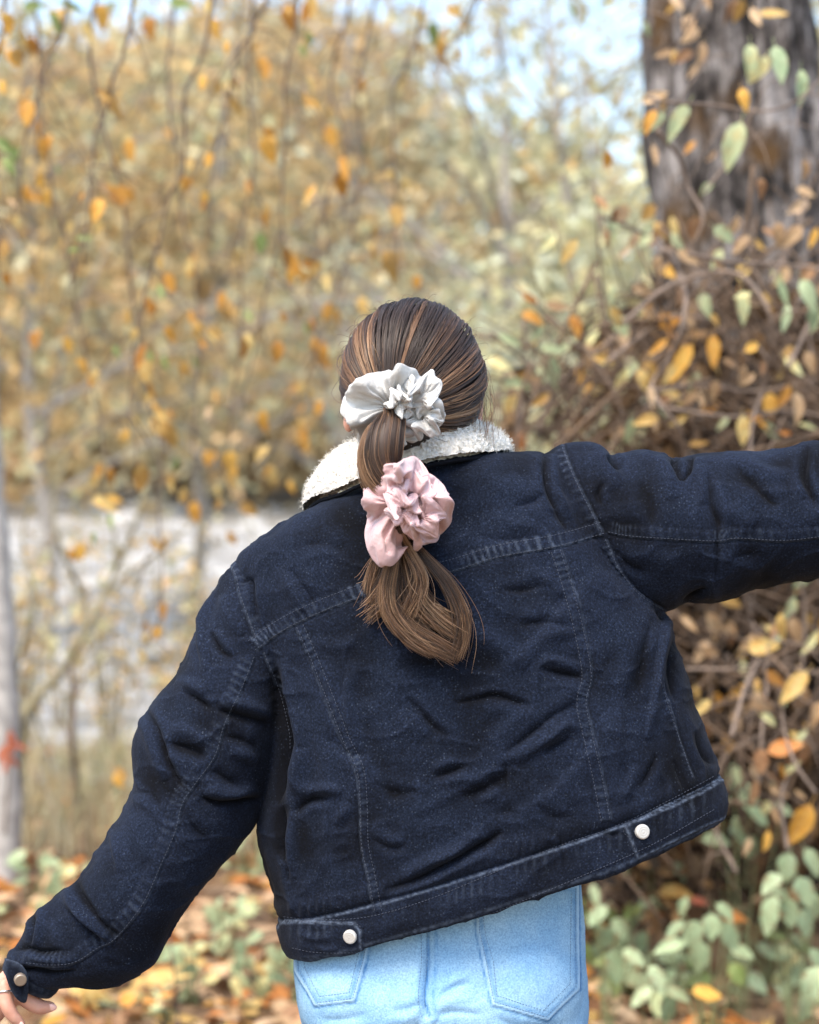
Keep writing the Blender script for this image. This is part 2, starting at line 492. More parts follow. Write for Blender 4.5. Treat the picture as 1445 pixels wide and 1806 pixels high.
# ---- folds traced as strokes: (points, height mm, width px, kind)
# kind: r ridge, v valley, f fold with its steep side to the right of the stroke, F steep side to the left
STROKES = [
    # long pulls from the raised arm and the armpits
    ([(1062, 1000), (1000, 1075), (930, 1150), (850, 1205)], 3.2, 26, 'f'),
    ([(1085, 1130), (1010, 1225), (930, 1310), (820, 1385), (700, 1450)], 3.4, 26, 'F'),
    ([(1100, 1240), (1040, 1330), (960, 1410), (860, 1450)], 2.8, 24, 'f'),
    ([(556, 1140), (600, 1240), (650, 1350), (700, 1450)], 2.8, 26, 'F'),
    ([(540, 1180), (560, 1290), (580, 1400), (575, 1500)], 2.6, 24, 'f'),
    ([(1132, 1110), (1096, 1220), (1086, 1330), (1100, 1420)], 2.6, 22, 'F'),
    ([(700, 1090), (690, 1180), (720, 1300), (760, 1400)], 2.2, 30, 'r'),
    ([(600, 930), (560, 1000), (540, 1060)], 2.0, 24, 'r'),
    ([(900, 830), (940, 900), (1000, 940)], 2.0, 22, 'F'),
    # yoke
    ([(512, 1003), (539, 1040), (556, 1076)], -4.5, 11, 'v'),
    ([(492, 1003), (520, 1048), (536, 1080)], 3.0, 14, 'r'),
    ([(425, 1034), (443, 1024), (451, 1056), (456, 1104)], -4.5, 9, 'v'),
    ([(455, 1020), (461, 1060), (466, 1105)], 3.5, 9, 'r'),
    ([(470, 943), (437, 970), (424, 1006), (420, 1030)], 3.5, 13, 'r'),
    ([(520, 965), (570, 958), (610, 975)], -1.8, 16, 'v'),
    ([(962, 788), (964, 849), (982, 898), (1003, 938)], -5.5, 9, 'v'),
    ([(948, 800), (950, 860), (966, 915)], 3.0, 12, 'r'),
    ([(978, 800), (982, 862), (1004, 918)], 3.0, 9, 'r'),
    ([(905, 895), (940, 886), (958, 872)], -3, 10, 'v'),
    ([(860, 850), (905, 862), (945, 850)], 2.0, 18, 'r'),
    ([(850, 905), (900, 925), (950, 925)], 2.0, 16, 'r'),
    ([(820, 935), (880, 952), (940, 948)], -2.0, 12, 'v'),
    # left armpit pocket
    ([(484, 1178), (497, 1240), (507, 1300), (500, 1360), (488, 1420)], -13, 17, 'v'),
    ([(500, 1160), (507, 1212), (520, 1262), (536, 1318)], 4, 10, 'r'),
    ([(536, 1318), (527, 1362), (532, 1388), (552, 1402)], 6, 12, 'r'),
    ([(547, 1396), (578, 1391), (606, 1398)], 4.5, 9, 'r'),
    ([(517, 1436), (545, 1412), (588, 1408)], -5, 10, 'v'),
    ([(515, 1432), (512, 1490), (520, 1550)], 4, 10, 'r'),
    ([(498, 1420), (496, 1480), (500, 1520)], -7, 12, 'v'),
    ([(490, 1495), (507, 1524), (511, 1556)], -3.5, 6, 'v'),
    ([(500, 1550), (514, 1585), (520, 1605)], 2.5, 9, 'r'),
    ([(594, 1455), (606, 1436), (620, 1420)], 3, 9, 'r'),
    ([(560, 1500), (590, 1540), (600, 1585)], 2.0, 14, 'r'),
    ([(585, 1300), (620, 1330), (650, 1330)], -3, 14, 'v'),
    ([(619, 1162), (612, 1231), (626, 1323)], 2.5, 10, 'f'),
    # left sleeve
    ([(381, 1008), (372, 1057), (362, 1107), (364, 1162), (375, 1222)], 5.5, 11, 'F'),
    ([(352, 1095), (350, 1140), (358, 1185)], -3.5, 9, 'v'),
    ([(374, 1116), (389, 1146), (412, 1162)], -5, 9, 'v'),
    ([(392, 1050), (408, 1090), (430, 1120)], 3.5, 11, 'r'),
    ([(308, 1200), (338, 1208), (365, 1226)], 4, 11, 'r'),
    ([(322, 1220), (349, 1232), (372, 1252)], -5.5, 9, 'v'),
    ([(400, 1232), (440, 1245), (470, 1258)], 3.5, 11, 'r'),
    ([(384, 1252), (419, 1262), (475, 1276)], -7, 12, 'v'),
    ([(296, 1309), (330, 1320), (366, 1336)], -7.5, 15, 'v'),
    ([(300, 1285), (335, 1292), (370, 1310)], 4, 12, 'r'),
    ([(260, 1254), (277, 1286), (290, 1329), (305, 1361), (322, 1388)], -7, 8, 'v'),
    ([(250, 1262), (264, 1300), (276, 1340), (290, 1378)], 5, 10, 'r'),
    ([(374, 1357), (399, 1374), (430, 1392)], -4, 13, 'v'),
    ([(352, 1404), (389, 1417), (460, 1409)], -7, 9, 'v'),
    ([(365, 1388), (405, 1398), (455, 1388)], 4.5, 11, 'r'),
    ([(404, 1324), (430, 1331), (456, 1344)], 4, 10, 'r'),
    ([(395, 1298), (425, 1305), (455, 1318)], -3, 10, 'v'),
    ([(235, 1400), (262, 1400), (286, 1425)], -4, 12, 'v'),
    ([(196, 1465), (206, 1500), (210, 1540)], 4, 12, 'f'),
    ([(230, 1440), (250, 1480), (262, 1520)], 2.5, 16, 'r'),
    ([(330, 1440), (350, 1468), (372, 1480)], -3, 14, 'v'),
    ([(275, 1550), (255, 1600), (230, 1640)], 2, 16, 'r'),
    ([(133, 1550), (142, 1577), (164, 1610), (189, 1638), (210, 1652)], -9, 9, 'v'),
    ([(112, 1570), (132, 1600), (159, 1621), (194, 1651)], 8, 12, 'r'),
    ([(114, 1602), (140, 1622), (169, 1649), (184, 1661)], -5.5, 8, 'v'),
    ([(70, 1598), (74, 1622), (67, 1650), (60, 1668)], 5, 9, 'r'),
    ([(57, 1612), (62, 1640), (54, 1668)], -6.5, 7, 'v'),
    ([(22, 1677), (50, 1672), (75, 1680), (112, 1675)], -5, 6, 'v'),
    ([(90, 1625), (100, 1655), (118, 1680)], 2.5, 12, 'r'),
    ([(34, 1693), (60, 1690), (100, 1694), (140, 1688)], 4, 8, 'r'),
    ([(36, 1712), (60, 1710), (96, 1716), (134, 1712)], -7, 6, 'v'),
    # right sleeve
    ([(1070, 806), (1082, 816), (1098, 826)], -8, 9, 'v'),
    ([(1052, 786), (1064, 812), (1076, 838), (1090, 860)], 3.5, 11, 'r'),
    ([(1066, 848), (1054, 868), (1060, 890)], -4, 8, 'v'),
    ([(1186, 810), (1195, 826), (1204, 848)], -9, 8, 'v'),
    ([(1222, 806), (1216, 832), (1204, 848)], -7, 7, 'v'),
    ([(1160, 803), (1178, 838), (1186, 880)], 4, 12, 'r'),
    ([(1130, 850), (1148, 890), (1150, 930)], -3, 14, 'v'),
    ([(1232, 808), (1238, 850), (1244, 890)], 4, 10, 'r'),
    ([(1250, 836), (1256, 889), (1272, 930)], -5, 11, 'v'),
    ([(1290, 816), (1330, 853), (1357, 881), (1374, 894)], -5, 14, 'v'),
    ([(1276, 802), (1322, 824), (1366, 838), (1396, 830)], 4.5, 12, 'r'),
    ([(1424, 786), (1420, 842), (1446, 900)], -7.5, 9, 'v'),
    ([(1408, 790), (1404, 840), (1420, 880)], 3, 10, 'r'),
    ([(1290, 890), (1310, 915), (1330, 930)], 2.5, 14, 'r'),
    ([(1205, 1062), (1226, 1050), (1248, 1038)], -5, 8, 'v'),
    ([(1255, 1010), (1258, 1040), (1262, 1060)], 3.5, 9, 'r'),
    ([(1290, 985), (1315, 978), (1345, 975)], -2.5, 14, 'v'),
    ([(1085, 970), (1108, 995), (1140, 1012)], -3, 10, 'v'),
    ([(1100, 965), (1150, 985), (1200, 985)], 2, 16, 'r'),
    ([(1262, 870), (1268, 930), (1264, 1000), (1258, 1050)], -2.5, 8, 'v'),
    # under the right arm
    ([(1178, 1074), (1167, 1131), (1155, 1209), (1138, 1305)], 6.5, 8, 'f'),
    ([(1196, 1110), (1186, 1180), (1190, 1240)], -6, 12, 'v'),
    ([(1150, 1090), (1138, 1150), (1124, 1230)], -3.5, 14, 'v'),
    ([(1150, 1062), (1165, 1085), (1176, 1100)], -4, 8, 'v'),
    ([(1092, 1080), (1100, 1150), (1095, 1230)], 2, 16, 'r'),
    ([(1225, 1290), (1240, 1330), (1258, 1352)], -4, 9, 'v'),
    ([(1245, 1290), (1256, 1325), (1266, 1345)], 3, 8, 'r'),
    ([(1127, 1392), (1146, 1362), (1160, 1330)], -3.5, 10, 'v'),
    ([(1090, 1418), (1112, 1380), (1120, 1350)], 3, 9, 'r'),
    ([(1190, 1340), (1200, 1370), (1204, 1392)], -2.5, 8, 'v'),
    # middle of the back
    ([(818, 1106), (879, 1140), (932, 1174)], 5.0, 20, 'r'),
    ([(950, 1178), (999, 1189), (1030, 1195)], -6.5, 9, 'v'),
    ([(949, 1127), (985, 1118), (1016, 1120)], 3.5, 11, 'r'),
    ([(955, 1158), (985, 1168), (1015, 1176)], 3.5, 9, 'r'),
    ([(915, 1103), (960, 1098), (1013, 1108)], -4, 11, 'v'),
    ([(924, 1003), (974, 1030), (992, 1054)], 4, 12, 'r'),
    ([(880, 1040), (920, 1042), (960, 1032)], -4, 11, 'v'),
    ([(840, 1020), (870, 1060), (900, 1085)], 2.5, 16, 'r'),
    ([(800, 1240), (840, 1234), (874, 1227), (912, 1238), (940, 1247)], -5.5, 8, 'v'),
    ([(850, 1254), (885, 1250), (925, 1262)], 3.5, 14, 'r'),
    ([(718, 1230), (745, 1258), (768, 1284), (797, 1303)], -5.5, 9, 'v'),
    ([(702, 1258), (728, 1282), (750, 1302)], 3.5, 18, 'r'),
    ([(885, 1332), (924, 1304), (967, 1269), (1014, 1238)], -7.5, 14, 'v'),
    ([(860, 1312), (900, 1278), (945, 1248)], 3.5, 14, 'r'),
    ([(908, 1344), (964, 1306), (994, 1281), (1024, 1284)], 6, 9, 'r'),
    ([(958, 1326), (985, 1312), (1010, 1298)], -5, 11, 'v'),
    ([(764, 1371), (795, 1361), (824, 1350)], -5.5, 9, 'v'),
    ([(760, 1358), (785, 1346), (806, 1338)], 3.5, 9, 'r'),
    ([(790, 1380), (815, 1374), (842, 1372)], 3.5, 9, 'r'),
    ([(816, 1406), (850, 1392), (892, 1370)], -5, 11, 'v'),
    ([(840, 1412), (868, 1402), (880, 1388)], 3, 9, 'r'),
    ([(892, 1342), (893, 1365), (894, 1392)], -2.5, 5, 'v'),
    ([(870, 1438), (895, 1432), (918, 1434)], -3.5, 15, 'v'),
    ([(706, 1546), (764, 1517), (800, 1503), (856, 1462)], 6.0, 11, 'r'),
    ([(676, 1571), (739, 1549), (790, 1523), (856, 1487), (888, 1466)], -7.5, 10, 'v'),
    ([(930, 1380), (955, 1400), (980, 1405)], 2.5, 14, 'r'),
    ([(985, 1340), (995, 1380), (1010, 1420)], 2.5, 14, 'r'),
    ([(945, 1420), (975, 1440), (1010, 1440)], -3, 12, 'v'),
    ([(700, 1180), (740, 1170), (790, 1180)], -2.5, 14, 'v'),
    ([(650, 1230), (680, 1290), (690, 1350)], 2.5, 20, 'r'),
    ([(660, 1380), (700, 1400), (740, 1395)], -2.5, 14, 'v'),
    ([(655, 1460), (690, 1480), (720, 1475)], 2.5, 12, 'r'),
    ([(655, 1478), (690, 1496), (716, 1492)], -2.5, 9, 'v'),
    ([(560, 1180), (575, 1230), (600, 1290)], -2.5, 10, 'v'),
    ([(555, 1130), (590, 1140), (630, 1130)], 2.0, 12, 'r'),
    ([(1045, 1010), (1080, 1040), (1100, 1080)], 2, 14, 'r'),
    ([(1060, 1260), (1090, 1300), (1100, 1350)], 2.5, 14, 'r'),
    # waistband creases
    ([(985, 1470), (990, 1490), (998, 1530)], -2, 6, 'v'),
    ([(1060, 1462), (1075, 1472), (1095, 1470)], -2.5, 6, 'v'),
    ([(530, 1640), (560, 1652), (590, 1650)], 2, 6, 'r'),
    ([(560, 1665), (580, 1672), (600, 1668)], 2, 5, 'r'),
]
# seams: (points, band side +1 right / -1 left of the stroke, band width px)
SEAMS = {
    'yoke_a': ([(452, 1150), (500, 1116), (560, 1086), (648, 1052), (720, 1030), (805, 1009), (880, 986), (980, 968), (1068, 944)], -1, 26),
    'arm_l': ([(398, 984), (413, 1018), (420, 1050), (434, 1088), (455, 1148)], -1, 18),
    'arm_l2': ([(462, 1152), (490, 1222), (506, 1290), (508, 1322)], -1, 10),
    'arm_r': ([(994, 782), (1012, 830), (1041, 890), (1068, 942)], 1, 18),
    'arm_r2': ([(1072, 950), (1095, 1000), (1130, 1045), (1182, 1078)], 1, 12),
    'back_l': ([(520, 1108), (545, 1164), (580, 1252), (603, 1310), (626, 1360), (632, 1420), (634, 1490), (646, 1548), (658, 1612)], -1, 18),
    'back_r': ([(992, 968), (1012, 1030), (1033, 1110), (1047, 1190), (1038, 1240), (1050, 1300), (1066, 1370), (1081, 1448)], 1, 22),
    'sleeve_l': ([(452, 1160), (430, 1215), (400, 1278), (382, 1336), (345, 1388), (325, 1420), (312, 1470), (286, 1530), (256, 1595), (207, 1657), (175, 1675), (135, 1700), (95, 1706), (42, 1702)], 1, 26),
    'sleeve_r': ([(1072, 942), (1110, 949), (1180, 954), (1264, 958), (1300, 953), (1380, 957), (1450, 950), (1600, 930)], -1, 22),
    'side_r': ([(1168, 1196), (1182, 1240), (1196, 1284), (1212, 1330), (1226, 1372)], 1, 9),
}


def hem_plane(l, r, mid, ymid):
    a, b, c = np.array(P(*l, YC)), np.array(P(*r, YC)), np.array(P(*mid, ymid))
    n = np.cross(b - a, c - a); n /= np.linalg.norm(n)
    if n[2] < 0: n = -n
    return a, n


WB_A, WB_N = hem_plane((497, 1611), (1266, 1363), (890, 1524), -0.045)


def displace_cloth(C, Nn, px, strokes, gain=1.0):
    face = -Nn[:, 1]
    w = smoothstep(-0.10, 0.30, face)
    h = np.zeros(len(C))
    for pts, amp, wid, kind in strokes:
        idx, d, t, L = stroke_field(px, pts, wid * 3.2)
        if len(idx) == 0: continue
        taper = np.clip(np.sin(np.pi * np.clip(t, 0, 1)), 0, 1) ** 0.6
        if kind in 'fF':
            sgn = 1 if kind == 'f' else -1
            ww = np.where(d * sgn > 0, wid * 0.45, wid * 1.5)
        else:
            ww = wid
        g = np.exp(-(d / ww) ** 2)
        if kind == 'v':
            lean_ = 1 if (int(pts[0][0]) + int(pts[0][1])) % 2 else -1
            g = 0.5 * np.exp(-(d / (0.8 * wid)) ** 2) + 0.5 * np.exp(-np.abs(d) / (0.28 * wid)) - 0.32 * np.exp(-((d * lean_ - 1.5 * wid) / (0.9 * wid)) ** 2)
        mx_, my_ = np.mean([p_[0] for p_ in pts]), np.mean([p_[1] for p_ in pts])
        soft = .72 if (700 < mx_ < 1040 and 1000 < my_ < 1450 and abs(wid) < 20) else 1.0
        h[idx] += amp * 1e-3 * gain * soft * g * taper * w[idx]
    return h


H = displace_cloth(JC, JN, JPX, STROKES, 1.45)
wear = np.zeros(len(JC))
vis = smoothstep(-0.05, 0.25, -JN[:, 1])
for nm, (pts, side, band) in SEAMS.items():
    idx, d, t, L = stroke_field(JPX, pts, band + 14)
    s = d * side
    ends = smoothstep(0, 0.01, t) * smoothstep(0, 0.01, 1 - t)
    along = t * L
    w = vis[idx]
    groove = -1.5e-3 * np.exp(-(s / 2.6) ** 2)
    bandm = smoothstep(-1, 3, s) * smoothstep(band + 4, band - 2, s)
    puck = np.sin(along / 10.5 * 2 * math.pi / 1.25 + 2.2 * np.sin(along / 37.0) + 1.3 * np.sin(along / 17.0 + 2) + s * 0.05) * (0.45 + 0.55 * np.sin(along / 61.0 + 1) * np.sin(along / 23.0))
    amp = 0.8 if nm.startswith('yoke') else 0.45
    H[idx] += w * ends * (groove + bandm * (1.0e-3 + amp * 1e-3 * puck))
    inner = np.exp(-((s - band) / 3.0) ** 2)
    H[idx] -= w * ends * 0.7e-3 * inner
    k = (0.52 if nm.startswith('yoke') else 0.22)
    wear[idx] = np.maximum(wear[idx], w * ends * (bandm * np.clip(puck, 0, 1) * k + np.exp(-((s - 2.5) / 2.2) ** 2) * k * 0.9))
# loose cloth everywhere, seen or not
wx = JC + 0.035 * np.stack([vnoise(JC, 9, 40 + k, 2) for k in range(3)], 1)
fl = vnoise(wx * np.array([1.0, 1.0, 1.3]), 13, 3, 2)
crease = 1 - np.abs(vnoise(wx * np.array([1.0, 1.0, 1.5]), 17, 6, 2)) * 2.2
H += 0.0036 * fl + 0.0018 * np.clip(crease, 0, 1) ** 3 + 0.0008 * vnoise(wx, 60, 4, 2)
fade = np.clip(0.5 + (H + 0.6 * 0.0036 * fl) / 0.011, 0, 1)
ridged = 1 - np.abs(vnoise(JC * np.array([1.0, 1.0, 1.6]), 26, 9, 2))
H += 0.0028 * (ridged ** 4) * (1 - vis)
JC2 = JC + JN * H[:, None]
# waistband stands proud of the body, pulled in by its seam
dist = (JC - WB_A) @ WB_N
on_trunk = (JPX[:, 0] > 462) | (JC[:, 1] > 0.15)
on_trunk &= ~((JPX[:, 0] < 470) & (JPX[:, 1] < 1500))
wb = smoothstep(0.0005, -0.0025, dist) * on_trunk
bead = np.exp(-(dist / 0.0025) ** 2) * on_trunk
blouse = np.exp(-((dist - 0.012) / 0.010) ** 2) * on_trunk * (dist > -0.001)
ang = np.arctan2(JC[:, 1] - YC, JC[:, 0] + 0.1)
arc = JPX[:, 0] * 1.04
puckw = np.sin(arc / 11.0 * 2 * math.pi / 1.6 + 2.6 * np.sin(arc / 47.0) + 1.4 * np.sin(arc / 19.0)) * (0.35 + 0.65 * np.sin(arc / 31.0 + 2) * np.sin(arc / 73.0 + dist * 40))
JC2 += JN * (wb * (0.0022 + 0.0008 * puckw * np.exp(-((dist + 0.012) / 0.010) ** 2)) - bead * 0.0020
             + blouse * (0.0030 + 0.0016 * puckw))[:, None]
wear = np.maximum(wear, 0.55 * np.exp(-((dist + 0.0026) / 0.0013) ** 2) * on_trunk)
wear = np.maximum(wear, wb * 0.20 * np.clip(puckw, 0, 1) * np.exp(-((dist + 0.014) / 0.012) ** 2))
# gathers just above the waistband seam
HEMD = 0.0445
wear = np.maximum(wear, 0.30 * np.exp(-((dist + HEMD) / 0.002) ** 2) * on_trunk)
# buttoned tabs on the band (raised patches)
TAB_L = [(503, 1620), (628, 1625), (640, 1640), (641, 1690), (480, 1700), (490, 1640)]
TAB_R = [(1098, 1456), (1262, 1374), (1300, 1380), (1300, 1430), (1124, 1515), (1118, 1505), (1105, 1470)]


def edge_dist(px, poly):
    best = np.full(len(px), 1e9)
    for i in range(len(poly)):
        a = np.array(poly[i], float); b = np.array(poly[(i + 1) % len(poly)], float)
        ab = b - a
        w = np.clip(((px - a) @ ab) / (ab @ ab), 0, 1)
        dv = px - (a + w[:, None] * ab)
        best = np.minimum(best, np.hypot(dv[:, 0], dv[:, 1]))
    return np.where(in_poly(px, poly), best, -best)


tab_masks = []
for tp in (TAB_L, TAB_R):
    sub = np.nonzero((JPX[:, 0] > min(p[0] for p in tp) - 30) & (JPX[:, 0] < max(p[0] for p in tp) + 30)
                     & (JPX[:, 1] > min(p[1] for p in tp) - 30) & (JPX[:, 1] < max(p[1] for p in tp) + 30) & (JC[:, 1] < YC + 0.02) & (dist < 0.002))[0]
    e = edge_dist(JPX[sub], tp)
    m = smoothstep(-2, 2.5, e)
    JC2[sub] += JN[sub] * (0.0024 * m)[:, None]
    wear[sub] = np.maximum(wear[sub], 0.8 * np.exp(-((e - 2.5) / 2.2) ** 2))
    full = np.zeros(len(JC), bool); full[sub] = e > 0
    tab_masks.append(full)
JN2 = normals_of(JC2, JQ)

# ---- cut the skin into its sewn pieces
cen = JC[JQ].mean(1); cpx = to_px(cen)
cdist = (cen - WB_A) @ WB_N
ctr = on_trunk[JQ].all(1)
SLL = [(398, 970), (413, 1018), (420, 1050), (434, 1088), (455, 1148), (490, 1222), (506, 1290), (506, 1330), (478, 1390), (461, 1424), (459, 1470), (452, 1900), (-400, 1900), (-400, 800), (380, 940)]
SLR = [(994, 760), (1012, 830), (1041, 890), (1068, 942), (1095, 1000), (1130, 1045), (1180, 1078), (1200, 1085), (2200, 1200), (2200, 600), (990, 600)]
yk = catmull(SEAMS['yoke_a'][0], 60)
YOKE = [tuple(p) for p in yk] + [(1068, 942), (1041, 890), (1012, 830), (994, 760), (900, 700), (500, 700), (398, 970), (413, 1018), (420, 1050), (434, 1088)]
bl = catmull(SEAMS['back_l'][0], 60); br = catmull(SEAMS['back_r'][0], 60)
BACK = [tuple(p) for p in bl] + [(660, 1720), (1090, 1720)] + [tuple(p) for p in br[::-1]] + [(900, 975), (700, 1035)]
part_id = np.zeros(len(JQ), int)          # 0 = jacket (side and front panels)
backside = cen[:, 1] < YC + 0.01
part_id[in_poly(cpx, BACK) & backside] = 2
part_id[in_poly(cpx, YOKE) & backside] = 1
part_id[in_poly(cpx, SLL)] = 3
part_id[in_poly(cpx, SLR)] = 4
wbf = (cdist < 0) & ctr
part_id[wbf & (part_id != 3)] = 5
for k, m in enumerate(tab_masks):
    part_id[m[JQ].all(1) & (part_id == 5)] = 6 + k


def denim(name, dark, light, worn, speck=0.5, sheen=0.25, weave=0.25, attr='wear'):
    m, nt, b = nodes_of(name)
    L = nt.links.new
    tc = N(nt, 'ShaderNodeTexCoord')
    n1 = N(nt, 'ShaderNodeTexNoise', i_Scale=9.0, i_Detail=4.0, i_Roughness=0.6)
    L(tc.outputs['Object'], n1.inputs['Vector'])
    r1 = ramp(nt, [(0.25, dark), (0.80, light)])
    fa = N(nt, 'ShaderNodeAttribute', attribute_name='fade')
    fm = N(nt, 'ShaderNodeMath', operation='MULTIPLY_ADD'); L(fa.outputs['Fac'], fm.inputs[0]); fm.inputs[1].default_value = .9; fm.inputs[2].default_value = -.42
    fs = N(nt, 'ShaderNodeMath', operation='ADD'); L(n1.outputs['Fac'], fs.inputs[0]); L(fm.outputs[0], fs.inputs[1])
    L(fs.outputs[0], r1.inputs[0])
    # fine mottling of the yarn
    n2 = N(nt, 'ShaderNodeTexNoise', i_Scale=420.0, i_Detail=3.0, i_Roughness=0.7)
    L(tc.outputs['Object'], n2.inputs['Vector'])
    r2 = ramp(nt, [(0.33, (0.35, 0.35, 0.35)), (0.55, (1, 1, 1)), (0.72, (2.3, 2.3, 2.3))])
    L(n2.outputs['Fac'], r2.inputs[0])
    mul = N(nt, 'ShaderNodeMixRGB', blend_type='MULTIPLY'); mul.inputs[0].default_value = 1
    L(r1.outputs[0], mul.inputs[1]); L(r2.outputs[0], mul.inputs[2])
    # pale lint specks
    n3 = N(nt, 'ShaderNodeTexVoronoi', i_Scale=300.0, i_Randomness=1.0)
    L(tc.outputs['Object'], n3.inputs['Vector'])
    r3 = ramp(nt, [(0.0, (1, 1, 1)), (0.34, (0, 0, 0))])
    L(n3.outputs['Distance'], r3.inputs[0])
    n4 = N(nt, 'ShaderNodeTexNoise', i_Scale=14.0, i_Detail=6.0, i_Roughness=0.75)
    L(tc.outputs['Object'], n4.inputs['Vector'])
    r4 = ramp(nt, [(0.38, (0, 0, 0)), (0.70, (1, 1, 1))])
    L(n4.outputs['Fac'], r4.inputs[0])
    sep = N(nt, 'ShaderNodeSeparateColor'); L(n3.outputs['Color'], sep.inputs[0])
    r5 = ramp(nt, [(0.45, (0, 0, 0)), (0.95, (1, 1, 1))]); L(sep.outputs[0], r5.inputs[0])
    ma = N(nt, 'ShaderNodeMath', operation='MULTIPLY'); L(r3.outputs[0], ma.inputs[0]); L(r4.outputs[0], ma.inputs[1])
    mb = N(nt, 'ShaderNodeMath', operation='MULTIPLY'); L(ma.outputs[0], mb.inputs[0]); L(r5.outputs[0], mb.inputs[1])
    mc = N(nt, 'ShaderNodeMath', operation='MULTIPLY'); L(mb.outputs[0], mc.inputs[0]); mc.inputs[1].default_value = speck
    # worn seams
    at = N(nt, 'ShaderNodeAttribute', attribute_name=attr)
    n6 = N(nt, 'ShaderNodeTexNoise', i_Scale=160.0, i_Detail=3.0)
    L(tc.outputs['Object'], n6.inputs['Vector'])
    r6 = ramp(nt, [(0.35, (0.15, 0.15, 0.15)), (0.65, (1, 1, 1))]); L(n6.outputs['Fac'], r6.inputs[0])
    md = N(nt, 'ShaderNodeMath', operation='MULTIPLY'); L(at.outputs['Fac'], md.inputs[0]); L(r6.outputs[0], md.inputs[1])
    mx = N(nt, 'ShaderNodeMath', operation='MAXIMUM'); L(md.outputs[0], mx.inputs[0]); L(mc.outputs[0], mx.inputs[1])
    mix = N(nt, 'ShaderNodeMixRGB'); L(mx.outputs[0], mix.inputs[0]); L(mul.outputs[0], mix.inputs[1])
    mix.inputs[2].default_value = (*worn, 1)
    L(mix.outputs[0], b.inputs['Base Color'])
    b.inputs['Roughness'].default_value = 0.85
    b.inputs['Specular IOR Level'].default_value = 0.10
    b.inputs['Sheen Weight'].default_value = sheen
    b.inputs['Sheen Roughness'].default_value = 0.55
    b.inputs['Sheen Tint'].default_value = (0.75, 0.82, 1, 1)
    # twill weave
    mp = N(nt, 'ShaderNodeMapping'); mp.inputs['Rotation'].default_value = (0, math.radians(35), 0)
    L(tc.outputs['Object'], mp.inputs['Vector'])
    wv = N(nt, 'ShaderNodeTexWave', i_Scale=260.0, i_Distortion=3.0, i_Detail=2.0); wv.bands_direction = 'X'
    L(mp.outputs[0], wv.inputs['Vector'])
    add = N(nt, 'ShaderNodeMath', operation='ADD'); L(wv.outputs['Fac'], add.inputs[0]); L(n2.outputs['Fac'], add.inputs[1])
    bp = N(nt, 'ShaderNodeBump', i_Strength=weave, i_Distance=0.0012)
    L(add.outputs[0], bp.inputs['Height']); L(bp.outputs[0], b.inputs['Normal'])
    return m


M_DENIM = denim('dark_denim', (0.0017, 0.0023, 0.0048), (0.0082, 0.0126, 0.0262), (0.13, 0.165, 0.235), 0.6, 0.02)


def split_piece(name, sel, co, quads, mat, parent, attrs, label=None):
    f = quads[sel]
    used, inv = np.unique(f.ravel(), return_inverse=True)
    me = fast_mesh(name, co[used], inv.reshape(-1, 4))
    for an, av in attrs.items():
        set_attr(me, an, av[used])
    o = link(name, me, mat, parent)
    if label: o['label'] = label
    return o


person = None   # body mesh is made below and everything is parented to it
# ---- the body: one continuous skin under the clothes
def ellipsoid(c, r, nu=32, nv=20, rot=None):
    th = np.linspace(0, 2 * math.pi, nu, endpoint=False); ph = np.linspace(-math.pi / 2, math.pi / 2, nv)[1:-1]
    g = np.array([[math.cos(p) * math.cos(t), math.cos(p) * math.sin(t), math.sin(p)] for p in ph for t in th])
    g = np.vstack([g, [[0, 0, -1]], [[0, 0, 1]]]) * np.array(r)
    if rot is not None: g = g @ np.array(Matrix.Rotation(rot[0], 3, rot[1])).T
    rows = len(ph)
    f = grid_faces(rows, nu).tolist()
    a, b = rows * nu, rows * nu + 1
    for i in range(nu):
        f.append([a, (i + 1) % nu, i]); f.append([b, (rows - 1) * nu + i, (rows - 1) * nu + (i + 1) % nu])
    return g + np.array(c), f


def capsule(path, radii, n=16, sub=5):
    p = catmull(path, (len(path) - 1) * sub + 1)
    r = catmull(np.array(radii)[:, None], len(p))[:, 0]
    co = tube_co(p, r, n)
    f = grid_faces(len(p), n).tolist()
    m = len(p)
    f.append(list(range(n))[::-1]); f.append(list(range((m - 1) * n, m * n)))
    e0 = ellipsoid(p[0], (r[0],) * 3, 14, 10); e1 = ellipsoid(p[-1], (r[-1],) * 3, 14, 10)
    return [(co, f), e0, e1]


HC = np.array(P(729, 668, 0.085))          # middle of the head
shapes = []
shapes.append(ellipsoid(HC + [0, 0, 0.006], (.073, .088, .085)))
shapes.append(ellipsoid(HC + [0, .035, -.055], (.058, .062, .066)))      # face and jaw
shapes.append(ellipsoid(HC + [0, .072, -.105], (.024, .020, .018)))      # chin
shapes.append(ellipsoid(HC + [0, .101, -.038], (.011, .018, .022)))      # nose
shapes.append(ellipsoid(HC + [0, .094, -.070], (.022, .012, .010)))      # lips
for s in (-1, 1):
    shapes.append(ellipsoid(HC + [s * .031, .080, .004], (.020, .016, .008)))    # brow
    shapes.append(ellipsoid(HC + [s * .042, .070, -.035], (.022, .020, .018)))   # cheekbone
    shapes.append(ellipsoid(HC + [s * .0775, .006, -.030], (.009, .019, .032)))  # ear
    shapes.append(ellipsoid(HC + [s * .0790, .000, -.054], (.007, .010, .012)))  # lobe
neck = [P(725, 740, .092), P(722, 800, .098), P(712, 880, .10), P(706, 940, .10)]
shapes += capsule([tuple(v) for v in neck], [.050, .050, .056, .075], 24)


def inset(secs, k):
    out = []
    for l, r, b, f in secs:
        l, r = np.array(l), np.array(r); m = (l + r) / 2
        out.append((tuple(m + (l - m) * k), tuple(m + (r - m) * k), b * k * .92, f * k * .92))
    return out


